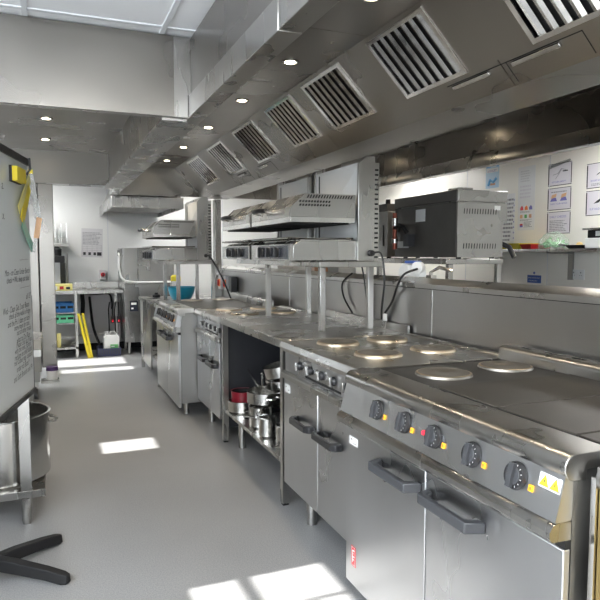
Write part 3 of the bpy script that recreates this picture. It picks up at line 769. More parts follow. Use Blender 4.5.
q = MB('yellow_soft').box(.02, .28, 8.78, 9.02, .9003, .985); q.use('red').box(.12, .17, 8.7785, 8.78, .92, .96); q.use('white_plastic').box(.04, .09, 8.7785, 8.78, .915, .965); q.use('ink').box(.2, .25, 8.7785, 8.78, .92, .95)
tag(q.build('carton', loc=(.15, 8.9, .9003), bev=.003), 'pale yellow printed carton lying on the far bench', 'box')
dm = thing('drinks_machine', 'black upright machine with grey pole on the far bench beside the fridge', 'machine', (.13, 8.9, .9003))
MB('black_matte').box(.14, .205, 9.03, 9.2, .9003, 1.27).build('column', dm, bev=.004)
MB('black_matte').box(.02, .2, 9.04, 9.2, 1.2705, 1.36).build('head', dm, bev=.006)
MB('steel_dull').cyl((.225, 9.06, .9003), (.225, 9.06, 1.40), .016, 12).build('pole', dm)
MB('black_matte').lathe((.10, 9.1, 1.361), [(.001, 0), (.06, 0), (.065, .09), (.03, .12), (.001, .12)], 18, closed=False).build('knob', dm)
ws = thing('wall_rack', 'small steel rack shelf high on the far wall holding upright boards', 'shelf', (.08, 9.2, 1.5))
MB('steel').box(-.1, .25, 9.06, 9.375, 1.49, 1.53).build('shelf', ws, bev=.003)
r = MB('steel_bright')
for x in (-.05, .10, .165, .235): r.cyl((x, 9.10, 1.53), (x, 9.10, 1.80), .004, 6)
r.cyl((-.09, 9.10, 1.60), (.24, 9.10, 1.60), .004, 6); r.build('wire_rail', ws)
for i, x in enumerate((.02, .07, .125)):
    q = MB('white_plastic').box(x, x + .02, 9.12, 9.36, 1.5303, 1.84 - .05 * i)
    tag(q.build('chopping_board', loc=(x, 9.2, 1.5303), bev=.003), 'white chopping board standing upright in the wall rack, ' + ('tallest, farthest left', 'middle of the three', 'shortest, at the right')[i], 'board', 'boards in the wall rack')
# poster and isolator on far wall
def poster(name, lab, mx, w, h, draw, mat='paper', frame_mat=None, grp=None):
    m = MB(mat, mx); m.box(-w / 2, w / 2, -h / 2, h / 2, .0005, .002)
    if frame_mat:
        m.use(frame_mat); t = .012
        m.box(-w / 2, w / 2, h / 2 - t * .4, h / 2, .002, .0025); m.box(-w / 2, w / 2, -h / 2, -h / 2 + t * .5, .002, .0025)
        m.box(-w / 2, -w / 2 + t, -h / 2 + t, h / 2 - t, .002, .0025); m.box(w / 2 - t * .7, w / 2, -h / 2 + t, h / 2 - t, .002, .0025)
    draw(m)
    c = mx.translation
    o = m.build(name, loc=tuple(c))
    return tag(o, lab, 'poster', grp)
def bars(m, mat, u0, u1, v0, v1, rows, gap=.5, ragged=True):
    m.use(mat); st = (v1 - v0) / rows
    for i in range(rows):
        v = v1 - (i + 1) * st; u = u0
        end = u1 - (random.random() * .3 * (u1 - u0) if ragged else 0)
        while u < end:
            l = min(random.uniform(.5, 1.6) * (u1 - u0) * .12, end - u)
            m.box(u, u + l, v, v + st * gap, .002, .0024); u += l + (u1 - u0) * .03
def d_grid(m):
    writing(m, 'CLEANING ROTA', .026, m.mx @ Matrix.Translation((-.12, .175, .0026)))
    bars(m, 'ink_grey', -.13, .13, -.02, .16, 9)
    m.use('ink')
    for i in range(7): m.box(-.135, .135, -.03 - i * .026, -.0285 - i * .026, .002, .0024)
    for i in range(5): m.box(-.135 + i * .0672, -.1335 + i * .0672, -.186, -.03, .002, .0024)
    for i, u in enumerate((-.12, -.05, .02)): m.box(u, u + .035, -.175, -.135, .002, .0026)
    m.box(.07, .13, -.18, -.13, .002, .0026)
m0 = frame((.58, Y1, 1.545), (0, -1, 0)) @ Matrix.Rotation(-.03, 4, 'Z')
poster('wall_chart', 'white chart with a printed grid taped to the far wall', m0, .29, .41, d_grid, 'paper_grey')
q = thing('isolator_switch', 'white wall isolator with round red switch on the far wall', 'switch', (.71, Y1, 1.1))
MB('paper_grey').box(.665, .765, Y1 - .05, Y1 - .001, 1.02, 1.16).build('case', q, bev=.006)
k = MB('red', frame((.715, Y1 - .05, 1.09), (0, -1, 0))); k.lathe((0, 0, 0), [(.001, 0.0003), (.032, 0.0003), (.028, .022), (.001, .024)], 20, closed=False); k.use('ink').box(-.007, .007, -.025, .025, .024, .03); k.build('rotary_handle', q)
q = MB('black_matte').tube([(.42, 9.30, .83), (.43, 9.28, .70), (.42, 9.28, .52)], .03, 10); tag(q.build('waste_pipe', loc=(.42, 9.3, .52)), 'thick black pipe stub hanging under the far bench', 'pipe')
lead('hose', 'black corrugated hose curving down under the far bench to the navy basket', [(.52, 9.27, .78), (.53, 9.2, .60), (.55, 9.12, .38), (.59, 9.04, .22), (.625, 8.975, .13)], .018, 'black_matte')
lead('hose', 'black hose running along the underside of the far bench', [(.42, 9.24, .83), (.60, 9.24, .82), (.78, 9.24, .82), (.82, 9.24, .70), (.82, 9.24, .60)], .014, 'black_matte')
lead('pipe', 'pale wall pipes running low behind the far bench', [(.36, 9.30, .24), (.6, 9.30, .24), (.92, 9.30, .25)], .018, 'paper_grey')
for x, lab in ((.80, 'black cable with red-lit plug hanging beside the dishwasher, left of the two'), (.885, 'black cable with red-lit plug hanging right against the dishwasher')):
    q = thing('dosing_plug', lab, 'plug', (x, 9.2, .45), 'hanging plugs by the dishwasher')
    MB('cable').tube([(x - .02, 9.27, .25), (x - .03, 9.22, .6), (x - .015, 9.2, .70), (x + .02, 9.2, .70), (x + .022, 9.2, .58), (x + .02, 9.19, .50)], .009, 8).build('cable', q)
    MB('grey_plastic').lathe((x + .02, 9.18, .40), [(.001, 0), (.02, .01), (.024, .06), (.02, .10), (.001, .10)], 14, closed=False).build('plug_body', q)
    MB('red_lamp').box(x + .008, x + .032, 9.150, 9.1555, .42, .45).build('pilot_lamp', q)
# wet floor sign
sg = thing('wet_floor_sign', 'folded yellow floor sign leaning under the far bench beside the crates', 'sign', (.5, 8.7, 0))
for dx, mat in ((0, 'yellow'), (.055, 'yellow')):
    m = MB(mat); m.prism([(.325 + dx, .60), (.355 + dx, .60), (.485 + dx * .6, .0), (.445 + dx * .6, .0)], 'y', 8.66 + dx * .5, 8.685 + dx * .5); m.build('panel', sg, bev=.004)
# basket and jerrycan
bk = thing('basket', 'low navy plastic basket on the floor holding the white jerrycan', 'basket', (.73, 8.85, 0))
m = MB('navy'); x0, x1, y0, y1 = .58, .88, 8.70, 9.02; m.box(x0, x1, y0, y1, 0.001, .012)
for (a, b_, c_, d_) in ((x0, x1, y0, y0 + .012), (x0, x1, y1 - .012, y1), (x0, x0 + .012, y0 + .012, y1 - .012), (x1 - .012, x1, y0 + .012, y1 - .012)): m.box(a, b_, c_, d_, .012, .11)
m.use('grey_plastic')
for i in range(9): m.box(x0 + .015 + i * .031, x0 + .03 + i * .031, y0 - .001, y0, .03, .09)
m.build('tray', bk)
jc = thing('jerrycan', 'white plastic jerrycan with green label standing in the navy basket', 'canister', (.77, 8.86, .013))
m = MB('white_plastic'); m.prism([(.665, .013), (.865, .013), (.865, .25), (.84, .285), (.70, .285), (.665, .25)], 'y', 8.75, 8.97); m.build('body', jc, bev=.012, seg=3)
MB('white_plastic').lathe((.70, 8.86, .285), [(.001, 0), (.028, 0), (.028, .035), (.001, .035)], 16, closed=False).build('cap', jc)
MB('white_plastic').tube([(.745, 8.86, .28), (.755, 8.86, .315), (.81, 8.86, .315), (.835, 8.86, .275)], .012, 10).build('handle', jc)
m = MB('green').box(.745, .845, 8.747, 8.7495, .07, .155); m.use('white_plastic').box(.755, .80, 8.7460, 8.747, .12, .135); m.build('label_patch', jc)

# ------------------------------------------------------------------ fridges at left
f1 = thing('upright_fridge', 'tall stainless fridge at left, its edge showing past the whiteboard', 'fridge', (-.5, 6.3, 0))
MB('steel_shaded').box(-.75, -.092, 6.30, 6.98, .27, 2.045).build('cabinet', f1, bev=.004)
MB('steel_dull').box(-.74, -.11, 6.32, 6.97, .17, .269).build('plinth', f1)
for x in (-.7, -.15):
    for y in (6.37, 6.92):
        w = MB('grey_plastic'); w.cyl((x - .015, y, .05), (x + .015, y, .05), .05, 18); w.use('steel').box(x - .025, x + .025, y - .02, y + .02, .1, .1695); w.build('castor', f1)
f1d = MB('steel_shaded').box(-.086, .05, 6.36, 6.96, .30, 2.045).build('door', f1, bev=.006)
MB('steel_dull').box(-.04, .045, 6.37, 6.95, .215, .295).build('drip_ledge', f1)
q = thing('tub', 'small white-labelled tub with purple lid on the ledge below the fridge door', 'tub', (-.0, 6.25, .2))
MB('purple').lathe((-.0, 6.25, .29), [(.001, 0), (.055, 0), (.052, .035), (.001, .035)], 20, closed=False).build('lid', q)
MB('white_plastic').lathe((-.0, 6.25, .2), [(.001, 0), (.045, 0), (.05, .0895), (.001, .0895)], 20, closed=False).build('pot', q)
MB('steel').box(-.1, .06, 6.18, 6.355, .18, .1995).build('ledge', q)

# ------------------------------------------------------------------ pot stand and stockpots
ps = thing('pot_stand', 'low stainless stand behind the whiteboard with a big stockpot on its shelf', 'table', (-.5, 3.8, 0))
MB('steel').box(-1.2, -.048, 3.385, 4.15, .135, .175).build('undershelf', ps, bev=.003)
MB('steel_top').box(-1.2, -.048, 3.385, 4.15, .86, .90).build('tabletop', ps, bev=.003)
for x, y in ((-.14, 3.405), (-1.1, 3.405), (-.14, 4.10), (-1.1, 4.10)):
    m = MB('steel').box(x - .026, x + .026, y - .018, y + .018, .1755, .8595); m.lathe((x, y, 0), [(.001, 0), (.022, 0), (.026, .02), (.026, .1345), (.001, .1345)], 18, closed=False); m.build('leg', ps)
def stockpot(lab, x, y, r, h, z):
    o = thing('stockpot', lab, 'pot', (x, y, z))
    m = MB('steel_bright').lathe((x, y, z), [(.001, 0), (r - .012, 0), (r, .012), (r, h - .005), (r + .008, h), (r + .006, h + .004), (r - .005, h + .002), (r - .006, .014), (.001, .012)], 48, closed=False); m.build('body', o)
    for a in (0.3, PI + .3):
        P = [(x + math.cos(a + da) * (r + e), y + math.sin(a + da) * (r + e), z + h - .07) for da, e in ((-.3, -.002), (-.26, .03), (-.1, .045), (.1, .045), (.26, .03), (.3, -.002))]
        MB('steel_bright').tube(P, .008, 8).build('handle', o)
    return o
stockpot('big open stainless stockpot on the low shelf behind the whiteboard', -.272, 3.685, .25, .345, .1755)
stockpot('second narrower stockpot standing behind the big one on the stand', -.285, 4.035, .075, .39, .1755)

# ------------------------------------------------------------------ whiteboard
wb = thing('whiteboard_easel', 'mobile whiteboard with handwriting on a black star base, cut by the left edge', 'whiteboard', (-.27, 2.88, 0))
yw = math.radians(12)
fw = V((math.sin(yw), math.cos(yw), 0)); nn = V((math.cos(yw), -math.sin(yw), 0))
ctr = V((-.080, 3.15, 0)) - fw * .35
tilt = V((0, 0, 1))
BM = frame((ctr.x, ctr.y, 1.27), nn)     # u = right (away from the camera), v = up
def bb(mat): return MB(mat, BM)
bb('board').box(-.345, .345, -.515, .515, -.012, .0).build('writing_surface', wb)
m = bb('black_plastic'); m.box(-.35, .352, .515, .545, -.02, .008); m.box(-.35, .352, -.535, -.515, -.02, .008); m.box(-.355, -.345, -.535, .545, -.02, .004); m.box(.345, .350, -.515, -.08, -.016, .002); m.use('steel').box(.345, .349, -.08, .515, -.014, .0015)
m.build('frame', wb)
lines = [(.082, '- - - - - - - - -', .036), (.026, 'Mon - on Clean Under Bench', .043), (-.008, 'check + Wk. deep pot label', .042), (-.045, '- - - - - - - - - -', .036),
         (-.098, 'all 15"', .042), (-.140, 'Wed - Clean Get 2 our Beans', .044), (-.172, 'check all the walk in fridge', .042), (-.205, 'and the Fri. l (date on tubs)', .042), (-.232, 'more mayo for tuna', .040), (-.258, 'out of other meals', .042),
         (-.292, 'what to Do {Ron', .042), (-.316, 'Please Use up {Peas', .042), (-.338, 'with the next. {Gravy', .040), (-.365, 'red Jam on shelf labels', .042), (-.393, 'red Cubes veg. custard', .042), (-.428, 'order x5 Buns*    ', .044), (-.462, 'and Soft Breads and Pk', .044)]
def wline(v, t, sz, ax, u):
    ink = MB('ink', BM)
    ang = random.uniform(.0, .025)
    for du, dv in ((0, 0),):
        writing(ink, t, sz * .86, BM @ Matrix.Translation((u + du, v + dv, .0008 + du * .05)) @ Matrix.Rotation(ang, 4, 'Z'), ax, shear=.25, width=.88)
    ink.build('handwriting', wb)
for v, t, sz in lines: wline(v if v > 0 else v * .91, t, sz, 'RIGHT', .315 + random.uniform(-.03, .012))
for v, t, sz in ((.37, 'a.', .06), (.25, 'x.', .06)): wline(v, t, sz, 'RIGHT', -.04)
post = MB('black_plastic'); cb = V((-.262, 2.885, 0))
post.cyl(cb + V((0, 0, .06)), cb + V((0, 0, .62)), .022, 16)
post.use('steel').cyl(cb + V((0, 0, .62)), cb + V((.02, -.005, 1.3)), .017, 16)
q = cb + V((.02, -.005, 1.25)); post.tube([q, V(BM.translation) - nn * .0125 + V((0, 0, -.02))], .014, 10)
post.build('post', wb)
for k in range(5):
    a = math.radians(39.5 + 72 * k); d = V((math.cos(a), math.sin(a), 0)); e = V((-d.y, d.x, 0))
    L = .362
    m = MB('black_matte'); vs = []
    for (t, wd, zt, zb) in ((.02, .028, .085, .035), (.12, .030, .078, .030), (.26, .028, .060, .018), (.335, .026, .046, .004), (L - .006, .018, .040, .003), (L, .008, .032, .008)):
        for s_ in (-1, 1):
            vs += [cb + d * t + e * wd * s_ + V((0, 0, zb)), cb + d * t + e * wd * s_ * .72 + V((0, 0, zt))]
    fs = [(0, 1, 3, 2)]
    for i in range(5):
        o = i * 4; fs += [(o, o + 4, o + 5, o + 1), (o + 1, o + 5, o + 7, o + 3), (o + 3, o + 7, o + 6, o + 2), (o + 2, o + 6, o + 4, o)]
    fs += [(20, 22, 23, 21)]
    m.add(vs, fs); m.build('leg', wb, bev=.004)
er = MB('yellow', BM); er.box(.045, .185, .416, .476, .012, .032); er.use('ink').box(.042, .188, .413, .479, .0006, .012)
tag(er.build('board_eraser', loc=tuple(BM @ V((.12, .44, .0)))), 'yellow foam eraser stuck to the top corner of the whiteboard', 'eraser')
LX, LY, LZ = -.072, 3.165, 1.79
LM = frame((LX, LY - .03, LZ), (0.05, -1, 0))        # hangs from the corner, facing down the room
lp = thing('strip_loop', 'diamond loop of coloured plastic strips hanging from the whiteboard corner', 'loop', (LX, LY - .03, LZ))
def strip(mat, u0, v0, u1, v1, w=.010, F=None):
    m = MB(mat, F or LM); o = .010 if F else 0; d = V((u1 - u0, v1 - v0)).normalized(); n_ = V((-d.y, d.x)) * w
    m.prism([(u0 + n_.x, v0 + n_.y), (u1 + n_.x, v1 + n_.y), (u1 - n_.x, v1 - n_.y), (u0 - n_.x, v0 - n_.y)], 'z', o, o + .004)
    return m.build('strip', lp, bev=.0015)
strip('yellow_soft', .335, .46, .13, .30, .022, BM); strip('yellow', .320, .42, .175, .255, .028, BM); strip('teal_strip', .18, .25, .343, .14, .024, BM)
strip('clear_plastic', .0, -.03, .030, -.235, .012); strip('orange_strip', .036, -.24, .020, -.335, .012); strip('clear_plastic', .020, -.34, .003, -.40, .008)
m = MB('grey_plastic', LM); m.tube([(-.03, .03, .002), (-.03, -.03, .006), (-.012, -.045, .006), (.004, -.02, .006), (.0, .03, .002)], .005, 8); m.use('yellow').box(-.006, .014, -.04, -.022, .0, .006); m.build('clip', lp)

# ------------------------------------------------------------------ back line beyond the middle wall
bt = thing('back_counter', 'stainless counter of the second cook line behind the low middle wall', 'counter', (2.6, 4.0, 0))
MB('steel_top').box(2.145, 2.95, 1.8, 7.2, .86, .90).build('worktop', bt)
MB('steel').box(2.16, 2.90, 1.82, 7.18, .10, .859).build('carcass', bt)
for x in (2.2, 2.86):
    for y in (1.9, 7.1): MB('steel').cyl((x, y, 0), (x, y, .10), .025, 14).build('leg', bt)
gantry('oven_stand', 'stainless stand with square legs carrying the boxy oven behind the middle wall', 2.43, 2.90, 3.44, 5.35,
       [(2.47, 3.46), (2.87, 3.46), (2.47, 4.40), (2.87, 4.40), (2.47, 5.32), (2.87, 5.32)], .9003, 1.350)
ov = thing('countertop_oven', 'boxy steel oven with slotted side on the stand beyond the middle wall', 'oven', (2.74, 3.87, 1.3505))
s = MB('steel_top').box(2.552, 2.93, 3.49, 4.28, 1.36, 1.735); s.use('dark_gap')
for i in range(13):
    for z in (1.42, 1.655): s.prism([(2.60 + i * .022, z), (2.606 + i * .022, z), (2.609 + i * .022, z + .035), (2.603 + i * .022, z + .035)], 'y', 3.4885, 3.4898)
s.build('cabinet', ov, bev=.003)
MB('oven_back').box(2.54, 2.5515, 3.492, 4.28, 1.36, 1.735).build('back_panel', ov)
s = MB('steel_top').box(2.545, 2.96, 3.48, 4.285, 1.736, 1.815); s.use('oven_back').box(2.534, 2.5448, 3.48, 4.285, 1.738, 1.813); s.use('steel_top').box(2.56, 2.68, 3.50, 3.62, 1.8155, 1.83)
s.build('top_cap', ov, bev=.003)
MB('steel_top').box(2.931, 2.975, 3.50, 4.25, 1.60, 1.735).build('canopy_edge', ov)
MB('white_plastic').box(2.538, 2.5398, 3.86, 3.985, 1.62, 1.71).build('rating_plate', ov)
MB('white_plastic', frame((2.88, 3.4898, 1.70), (0, -1, 0))).box(-.025, .025, -.015, .015, 0, .001).build('side_label', ov)
MB('black_plastic').tube([(2.98, 3.60, 1.47), (3.0, 3.50, 1.43), (3.01, 3.46, 1.36)], .018, 10).build('door_handle', ov)
for x in (2.60, 2.88):
    for y in (3.54, 4.22): MB('black_matte').cyl((x, y, 1.3505), (x, y, 1.36), .018, 12).build('foot', ov)
p = MB('copper_red').cyl((2.50, 4.22, 1.42), (2.50, 4.22, 1.70), .018, 12); p.use('steel_bright').cyl((2.50, 4.22, 1.60), (2.50, 4.22, 1.66), .022, 12).cyl((2.50, 4.22, 1.47), (2.50, 4.22, 1.50), .026, 12).cyl((2.50, 4.22, 1.57), (2.539, 4.22, 1.57), .016, 10)
p.use('black_matte').tube([(2.50, 4.22, 1.585), (2.48, 4.12, 1.60), (2.48, 4.06, 1.585), (2.50, 4.04, 1.54)], .016, 10)
p.use('grey_plastic').box(2.485, 2.5398, 4.00, 4.07, 1.44, 1.53); p.use('white_plastic').box(2.49, 2.5395, 4.08, 4.16, 1.43, 1.48)
p.build('gas_valve', ov)
o2 = thing('countertop_oven', 'second grey oven mostly hidden behind the nearest grill tower', 'oven', (2.74, 4.85, 1.3505))
MB('steel_dull').box(2.55, 2.93, 4.42, 5.28, 1.36, 1.73).build('cabinet', o2, bev=.003)
MB('oven_back').box(2.545, 2.9, 4.42, 5.28, 1.7305, 1.79).build('top_cap', o2)
MB('dark_gap').tube([(2.546, 4.48, 1.62), (2.546, 4.48, 1.45)], .004, 6).build('door_gap', o2)
MB('black_matte').cyl((2.6, 4.5, 1.7905), (2.6, 4.5, 1.83), .02, 10).build('knob', o2)
for x in (2.60, 2.88):
    for y in (4.48, 5.2): MB('black_matte').cyl((x, y, 1.3505), (x, y, 1.36), .018, 12).build('foot', o2)
# white plug adaptor on the wall cap
q = thing('plug_adaptor', 'white plug adaptor with blue top on the cap of the middle wall', 'plug', (2.06, 3.17, 1.24))
s = MB('white_plastic').prism([(3.27, 1.2455), (3.40, 1.2455), (3.395, 1.29), (3.35, 1.325), (3.28, 1.315)], 'x', 2.04, 2.12); s.build('housing', q, bev=.008)
MB('blue_sign').box(2.05, 2.11, 3.24, 3.34, 1.3255, 1.342).build('blue_cover', q, bev=.004)
k = MB('white_plastic', frame((2.035, 3.18, 1.30), (-1, -.5, 0))); k.lathe((0, 0, 0), [(.001, -.05), (.034, -.05), (.037, -.04), (.037, -.004), (.030, 0), (.001, 0)], 24, closed=False); k.build('round_plug', q)
MB('white_plastic').box(2.05, 2.10, 3.17, 3.28, 1.2455, 1.29).build('plug_body', q, bev=.004)
# things seen between the grills and the middle wall
for i, (x, y, w_, h_, mat, lab, cat) in enumerate(((2.30, 4.75, .11, .37, 'white_plastic', 'white carton on the back counter seen below the near grill', 'box'),
        (2.30, 5.05, .10, .38, 'wood', 'brown carton next to the white one on the back counter', 'box'),
        (2.30, 5.45, .22, .37, 'paper', 'stack of white paper on the back counter below the far half of the gantry', 'paper'),
        (2.35, 6.0, .26, .36, 'paper_grey', 'pale grey box on the back counter near the services column', 'box'))):
    m = MB(mat).box(x - .08, x + .08, y - w_, y + w_, .9003, .9003 + h_); m.use('ink_grey').box(x - .0815, x - .08, y - w_ * .7, y + w_ * .2, .9003 + h_ * .80, .9003 + h_ * .84)
    tag(m.build('carton', loc=(x, y, .9003), bev=.004), lab, cat)
tp = MB('steel_bright').tube([(2.22, 3.30, .9003), (2.22, 3.30, 1.27), (2.24, 3.24, 1.30), (2.28, 3.16, 1.28)], .012, 10); tp.box(2.20, 2.24, 3.27, 3.33, 1.20, 1.25)
tag(tp.build('tap', loc=(2.22, 3.3, .9003)), 'chrome tap rising behind the middle wall beside the oven stand', 'tap')

# ------------------------------------------------------------------ right wall
sh = thing('wall_shelf', 'long stainless shelf on brackets along the cream right wall', 'shelf', (4.25, 4.4, 1.42))
MB('steel').box(4.08, 4.398, 2.9, 5.45, 1.405, 1.43).build('shelf_board', sh, bev=.003)
for y in (5.30, 4.30, 3.4):
    MB('steel_dull').prism([(4.12, 1.4045), (4.398, 1.4045), (4.398, 1.15), (4.375, 1.15), (4.375, 1.385), (4.12, 1.39)], 'y', y - .025, y + .025).build('bracket', sh)
WX = 4.4
def wm(y, z, rot=0): return frame((WX, y, z), (-1, 0, 0)) @ Matrix.Rotation(rot, 4, 'Z')
S_ = WX / 4.3
def d_blue(m):
    m.use('sky_blue').box(-.10, .10, .07, .145, .002, .0024); m.use('paper').box(-.095, .095, .015, .06, .002, .0024)
    m.use('white_plastic').box(-.085, -.04, .08, .13, .0024, .0028).box(-.02, .08, .095, .102, .0024, .0028).box(-.02, .06, .07, .076, .0024, .0028)
    m.use('sky_blue').tube([(-.06, -.12, .003), (-.03, -.06, .003), (.02, -.09, .003), (.07, -.05, .003)], .014, 6)
    m.use('wood').box(-.03, .05, -.12, -.10, .002, .0026)
    bars(m, 'ink_blue', -.08, .08, .022, .048, 2)
poster('notice', 'blue and white safety notice highest on the right wall, beside the oven', wm(5.30 * S_, 2.235), .21, .30, d_blue, 'pale_blue', None)
def d_list(m):
    bars(m, 'ink_grey', -.10, .10, -.22, .23, 11)
    m.use('ink_blue')
    for i in range(8): m.box(.095, .105, -.2 + i * .055, -.185 + i * .055, .002, .0025)
poster('notice', 'tall white list sheet half hidden behind the boxy oven', wm(5.06 * S_, 1.74), .23, .52, d_list, 'paper', None)
def d_faint(m): bars(m, 'paper_grey', -.085, .085, .02, .14, 5); bars(m, 'laminate', -.09, .09, -.14, 0, 4)
poster('notice', 'plain faded paper sheet above the colour-coded food chart', wm(4.795 * S_, 2.08), .235, .335, d_faint, 'paper', None)
def d_col(m):
    writing(m, 'Food Safety', .022, m.mx @ Matrix.Translation((-.09, .115, .0026)))
    for i, mt in enumerate(('red', 'orange', 'ink_blue')): m.use(mt).prism([(-.085 + i * .062, .05), (-.04 + i * .062, .05), (-.045 + i * .062, .08), (-.062 + i * .062, .095), (-.085 + i * .062, .075)], 'z', .002, .0026)
    for i, mt in enumerate(('orange_strip', 'green', 'wood')): m.use(mt).box(-.085 + i * .062, -.05 + i * .062, -.03, .005, .002, .0026)
    m.use('red').box(-.085, -.045, -.10, -.085, .002, .0026); m.use('ink_blue').box(-.085, -.045, -.118, -.10, .002, .0026)
    bars(m, 'ink_grey', -.085, .085, .025, .042, 2); bars(m, 'ink_grey', -.03, .085, -.12, -.06, 5); bars(m, 'ink_grey', -.085, .085, -.055, -.038, 2)
poster('notice', 'colour-coded food chart with small red, green and blue pictures on the right wall', wm(4.79 * S_, 1.77), .235, .30, d_col, 'paper', None)
def d_lam1(m):
    m.use('ink_grey').tube([(-.08, .0, .003), (-.02, .01, .003), (.02, .05, .003), (.08, .03, .003)], .0025, 5); m.tube([(-.05, -.04, .003), (.02, .04, .003)], .002, 5); m.use('ink').box(.035, .095, .02, .03, .002, .0026)
    writing(m.use('ink_blue'), 'KITCHEN SAFETY', .022, m.mx @ Matrix.Translation((-.095, -.075, .0026)))
def d_lam2(m):
    for u, mt in ((-.07, 'orange_strip'), (.05, 'orange_strip')):
        m.use(mt).prism([(u - .03, .0), (u + .03, .02), (u + .04, .05), (u - .02, .04)], 'z', .002, .0026); m.use('ink_blue').prism([(u - .04, -.02), (u + .045, -.02), (u + .03, .015), (u - .02, .008)], 'z', .0026, .003)
    writing(m.use('ink_blue'), 'WASH YOUR HANDS', .022, m.mx @ Matrix.Translation((-.11, -.052, .0026))); bars(m, 'ink_grey', -.1, .1, .06, .08, 1)
def d_lam3(m):
    writing(m.use('ink_blue'), 'DAILY CHECKS', .030, m.mx @ Matrix.Translation((-.11, .045, .0026))); bars(m, 'ink_grey', -.11, .11, -.08, .03, 7)
for i, (z, d, lab) in enumerate(((2.12, d_lam1, 'black-edged laminated sheet with thin line drawing, top of the column of three'),
                                 (1.895, d_lam2, 'black-edged laminated sheet with two hand pictures, middle of the column of three'),
                                 (1.675, d_lam3, 'black-edged laminated sheet of plain text, bottom of the column of three'))):
    poster('laminated_sheet', lab, wm(4.375 * S_, z), .285, .205, d, 'laminate', 'ink', 'laminated sheets on the right wall')
q = MB('clear_plastic', wm(4.375 * S_, 2.20)); q.prism([(-.12, -.02), (.13, .03), (.12, .045), (-.02, .03), (-.11, .012)], 'z', .003, .006); tag(q.build('cling_film', loc=(WX - .01, 4.375 * S_, 2.2)), 'crumpled clear film at the top of the column of three sheets', 'film')
def d_lam4(m):
    m.use('ink').prism([(-.04, .0), (.04, .035), (.045, .045), (-.03, .012)], 'z', .002, .0026); writing(m.use('ink_blue'), 'SHARP KNIVES', .024, m.mx @ Matrix.Translation((-.10, -.05, .0026))); bars(m, 'ink_grey', -.09, .09, -.085, -.06, 2)
def d_lam5(m):
    m.use('ink').prism([(-.06, -.005), (-.01, .0), (.05, .035), (.03, .045), (-.02, .02)], 'z', .002, .0026); writing(m.use('ink_blue'), 'SLIP HAZARD', .026, m.mx @ Matrix.Translation((-.10, -.06, .0026)))
for z, d, lab in ((2.06, d_lam4, 'black-edged laminated sheet with a knife drawing at the right edge, upper'), (1.825, d_lam5, 'black-edged laminated sheet with dark tool drawing at the right edge, lower')):
    poster('laminated_sheet', lab, wm(3.93 * S_, z), .285, .215, d, 'laminate', 'ink', 'laminated sheets on the right wall')
def d_sign(m):
    writing(m.use('white_plastic'), 'WASH HANDS ONLY', .017, m.mx @ Matrix.Translation((-.082, .006, .0026))); writing(m, 'THIS SINK ONLY', .015, m.mx @ Matrix.Translation((-.07, -.022, .0026)))
poster('wall_sign', 'small blue rectangular sign with white words below the wall shelf', wm(4.66 * S_, 1.14), .185, .075, d_sign, 'blue_sign', None)
q = MB('blue_sign', wm(4.66 * S_, 1.20)); q.lathe((0, 0, 0), [(.001, .0005), (.012, .0005), (.012, .004), (.001, .004)], 14, closed=False); tag(q.build('wall_button', loc=(WX - .002, 4.66 * S_, 1.2)), 'tiny round blue dot on the wall just above the blue sign', 'dot')
q = thing('double_socket', 'white double socket on the right wall under the shelf', 'socket', (WX, 4.13 * S_, 1.2))
m = MB('white_plastic', wm(4.13 * S_, 1.20)); m.box(-.075, .075, -.045, .045, .001, .012); m.use('ink')
for u in (-.04, .04): m.box(u - .004, u + .004, .012, .024, .012, .0125).box(u - .014, u - .007, -.01, -.005, .012, .0125).box(u + .007, u + .014, -.01, -.005, .012, .0125)
m.use('white_plastic').box(-.02, -.004, .012, .03, .012, .016).box(.004, .02, .012, .03, .012, .016); m.build('face_plate', q)
# shelf goods
ZS = 1.4303
def tray(mat, lab, y0, y1, x0, x1, h, fl=.02):
    m = MB(mat); m.box(x0 + fl, x1 - fl, y0 + fl, y1 - fl, ZS, ZS + .006)
    A_ = [(x0 + fl, y0 + fl), (x1 - fl, y0 + fl), (x1 - fl, y1 - fl), (x0 + fl, y1 - fl)]; B_ = [(x0, y0), (x1, y0), (x1, y1), (x0, y1)]
    for i in range(4):
        j = (i + 1) % 4
        n1 = V((B_[i][0] - A_[i][0], B_[i][1] - A_[i][1])) * .15; n2 = V((B_[j][0] - A_[j][0], B_[j][1] - A_[j][1])) * .15
        vs = [(*A_[i], ZS), (*A_[j], ZS), (*B_[j], ZS + h), (*B_[i], ZS + h), (A_[i][0] - n1.x, A_[i][1] - n1.y, ZS + .006), (A_[j][0] - n2.x, A_[j][1] - n2.y, ZS + .006), (B_[j][0] - n2.x, B_[j][1] - n2.y, ZS + h), (B_[i][0] - n1.x, B_[i][1] - n1.y, ZS + h)]
        m.add(vs, [(0, 1, 2, 3), (5, 4, 7, 6), (3, 2, 6, 7), (0, 4, 5, 1), (1, 5, 6, 2), (0, 3, 7, 4)])
    tag(m.build('tray', loc=((x0 + x1) / 2, (y0 + y1) / 2, ZS)), lab, 'tray', 'trays on the wall shelf')
tray('yellow', 'yellow plastic tray on the wall shelf next to the oven', 4.655, 4.96, 4.10, 4.36, .055)
tray('red', 'red plastic tray on the wall shelf between yellow tray and salad bag', 4.50, 4.65, 4.10, 4.36, .045)
lf = thing('salad_bag', 'clear bag of green salad leaves on the wall shelf', 'bag', (4.22, 4.345, ZS))
m = MB('leaf')
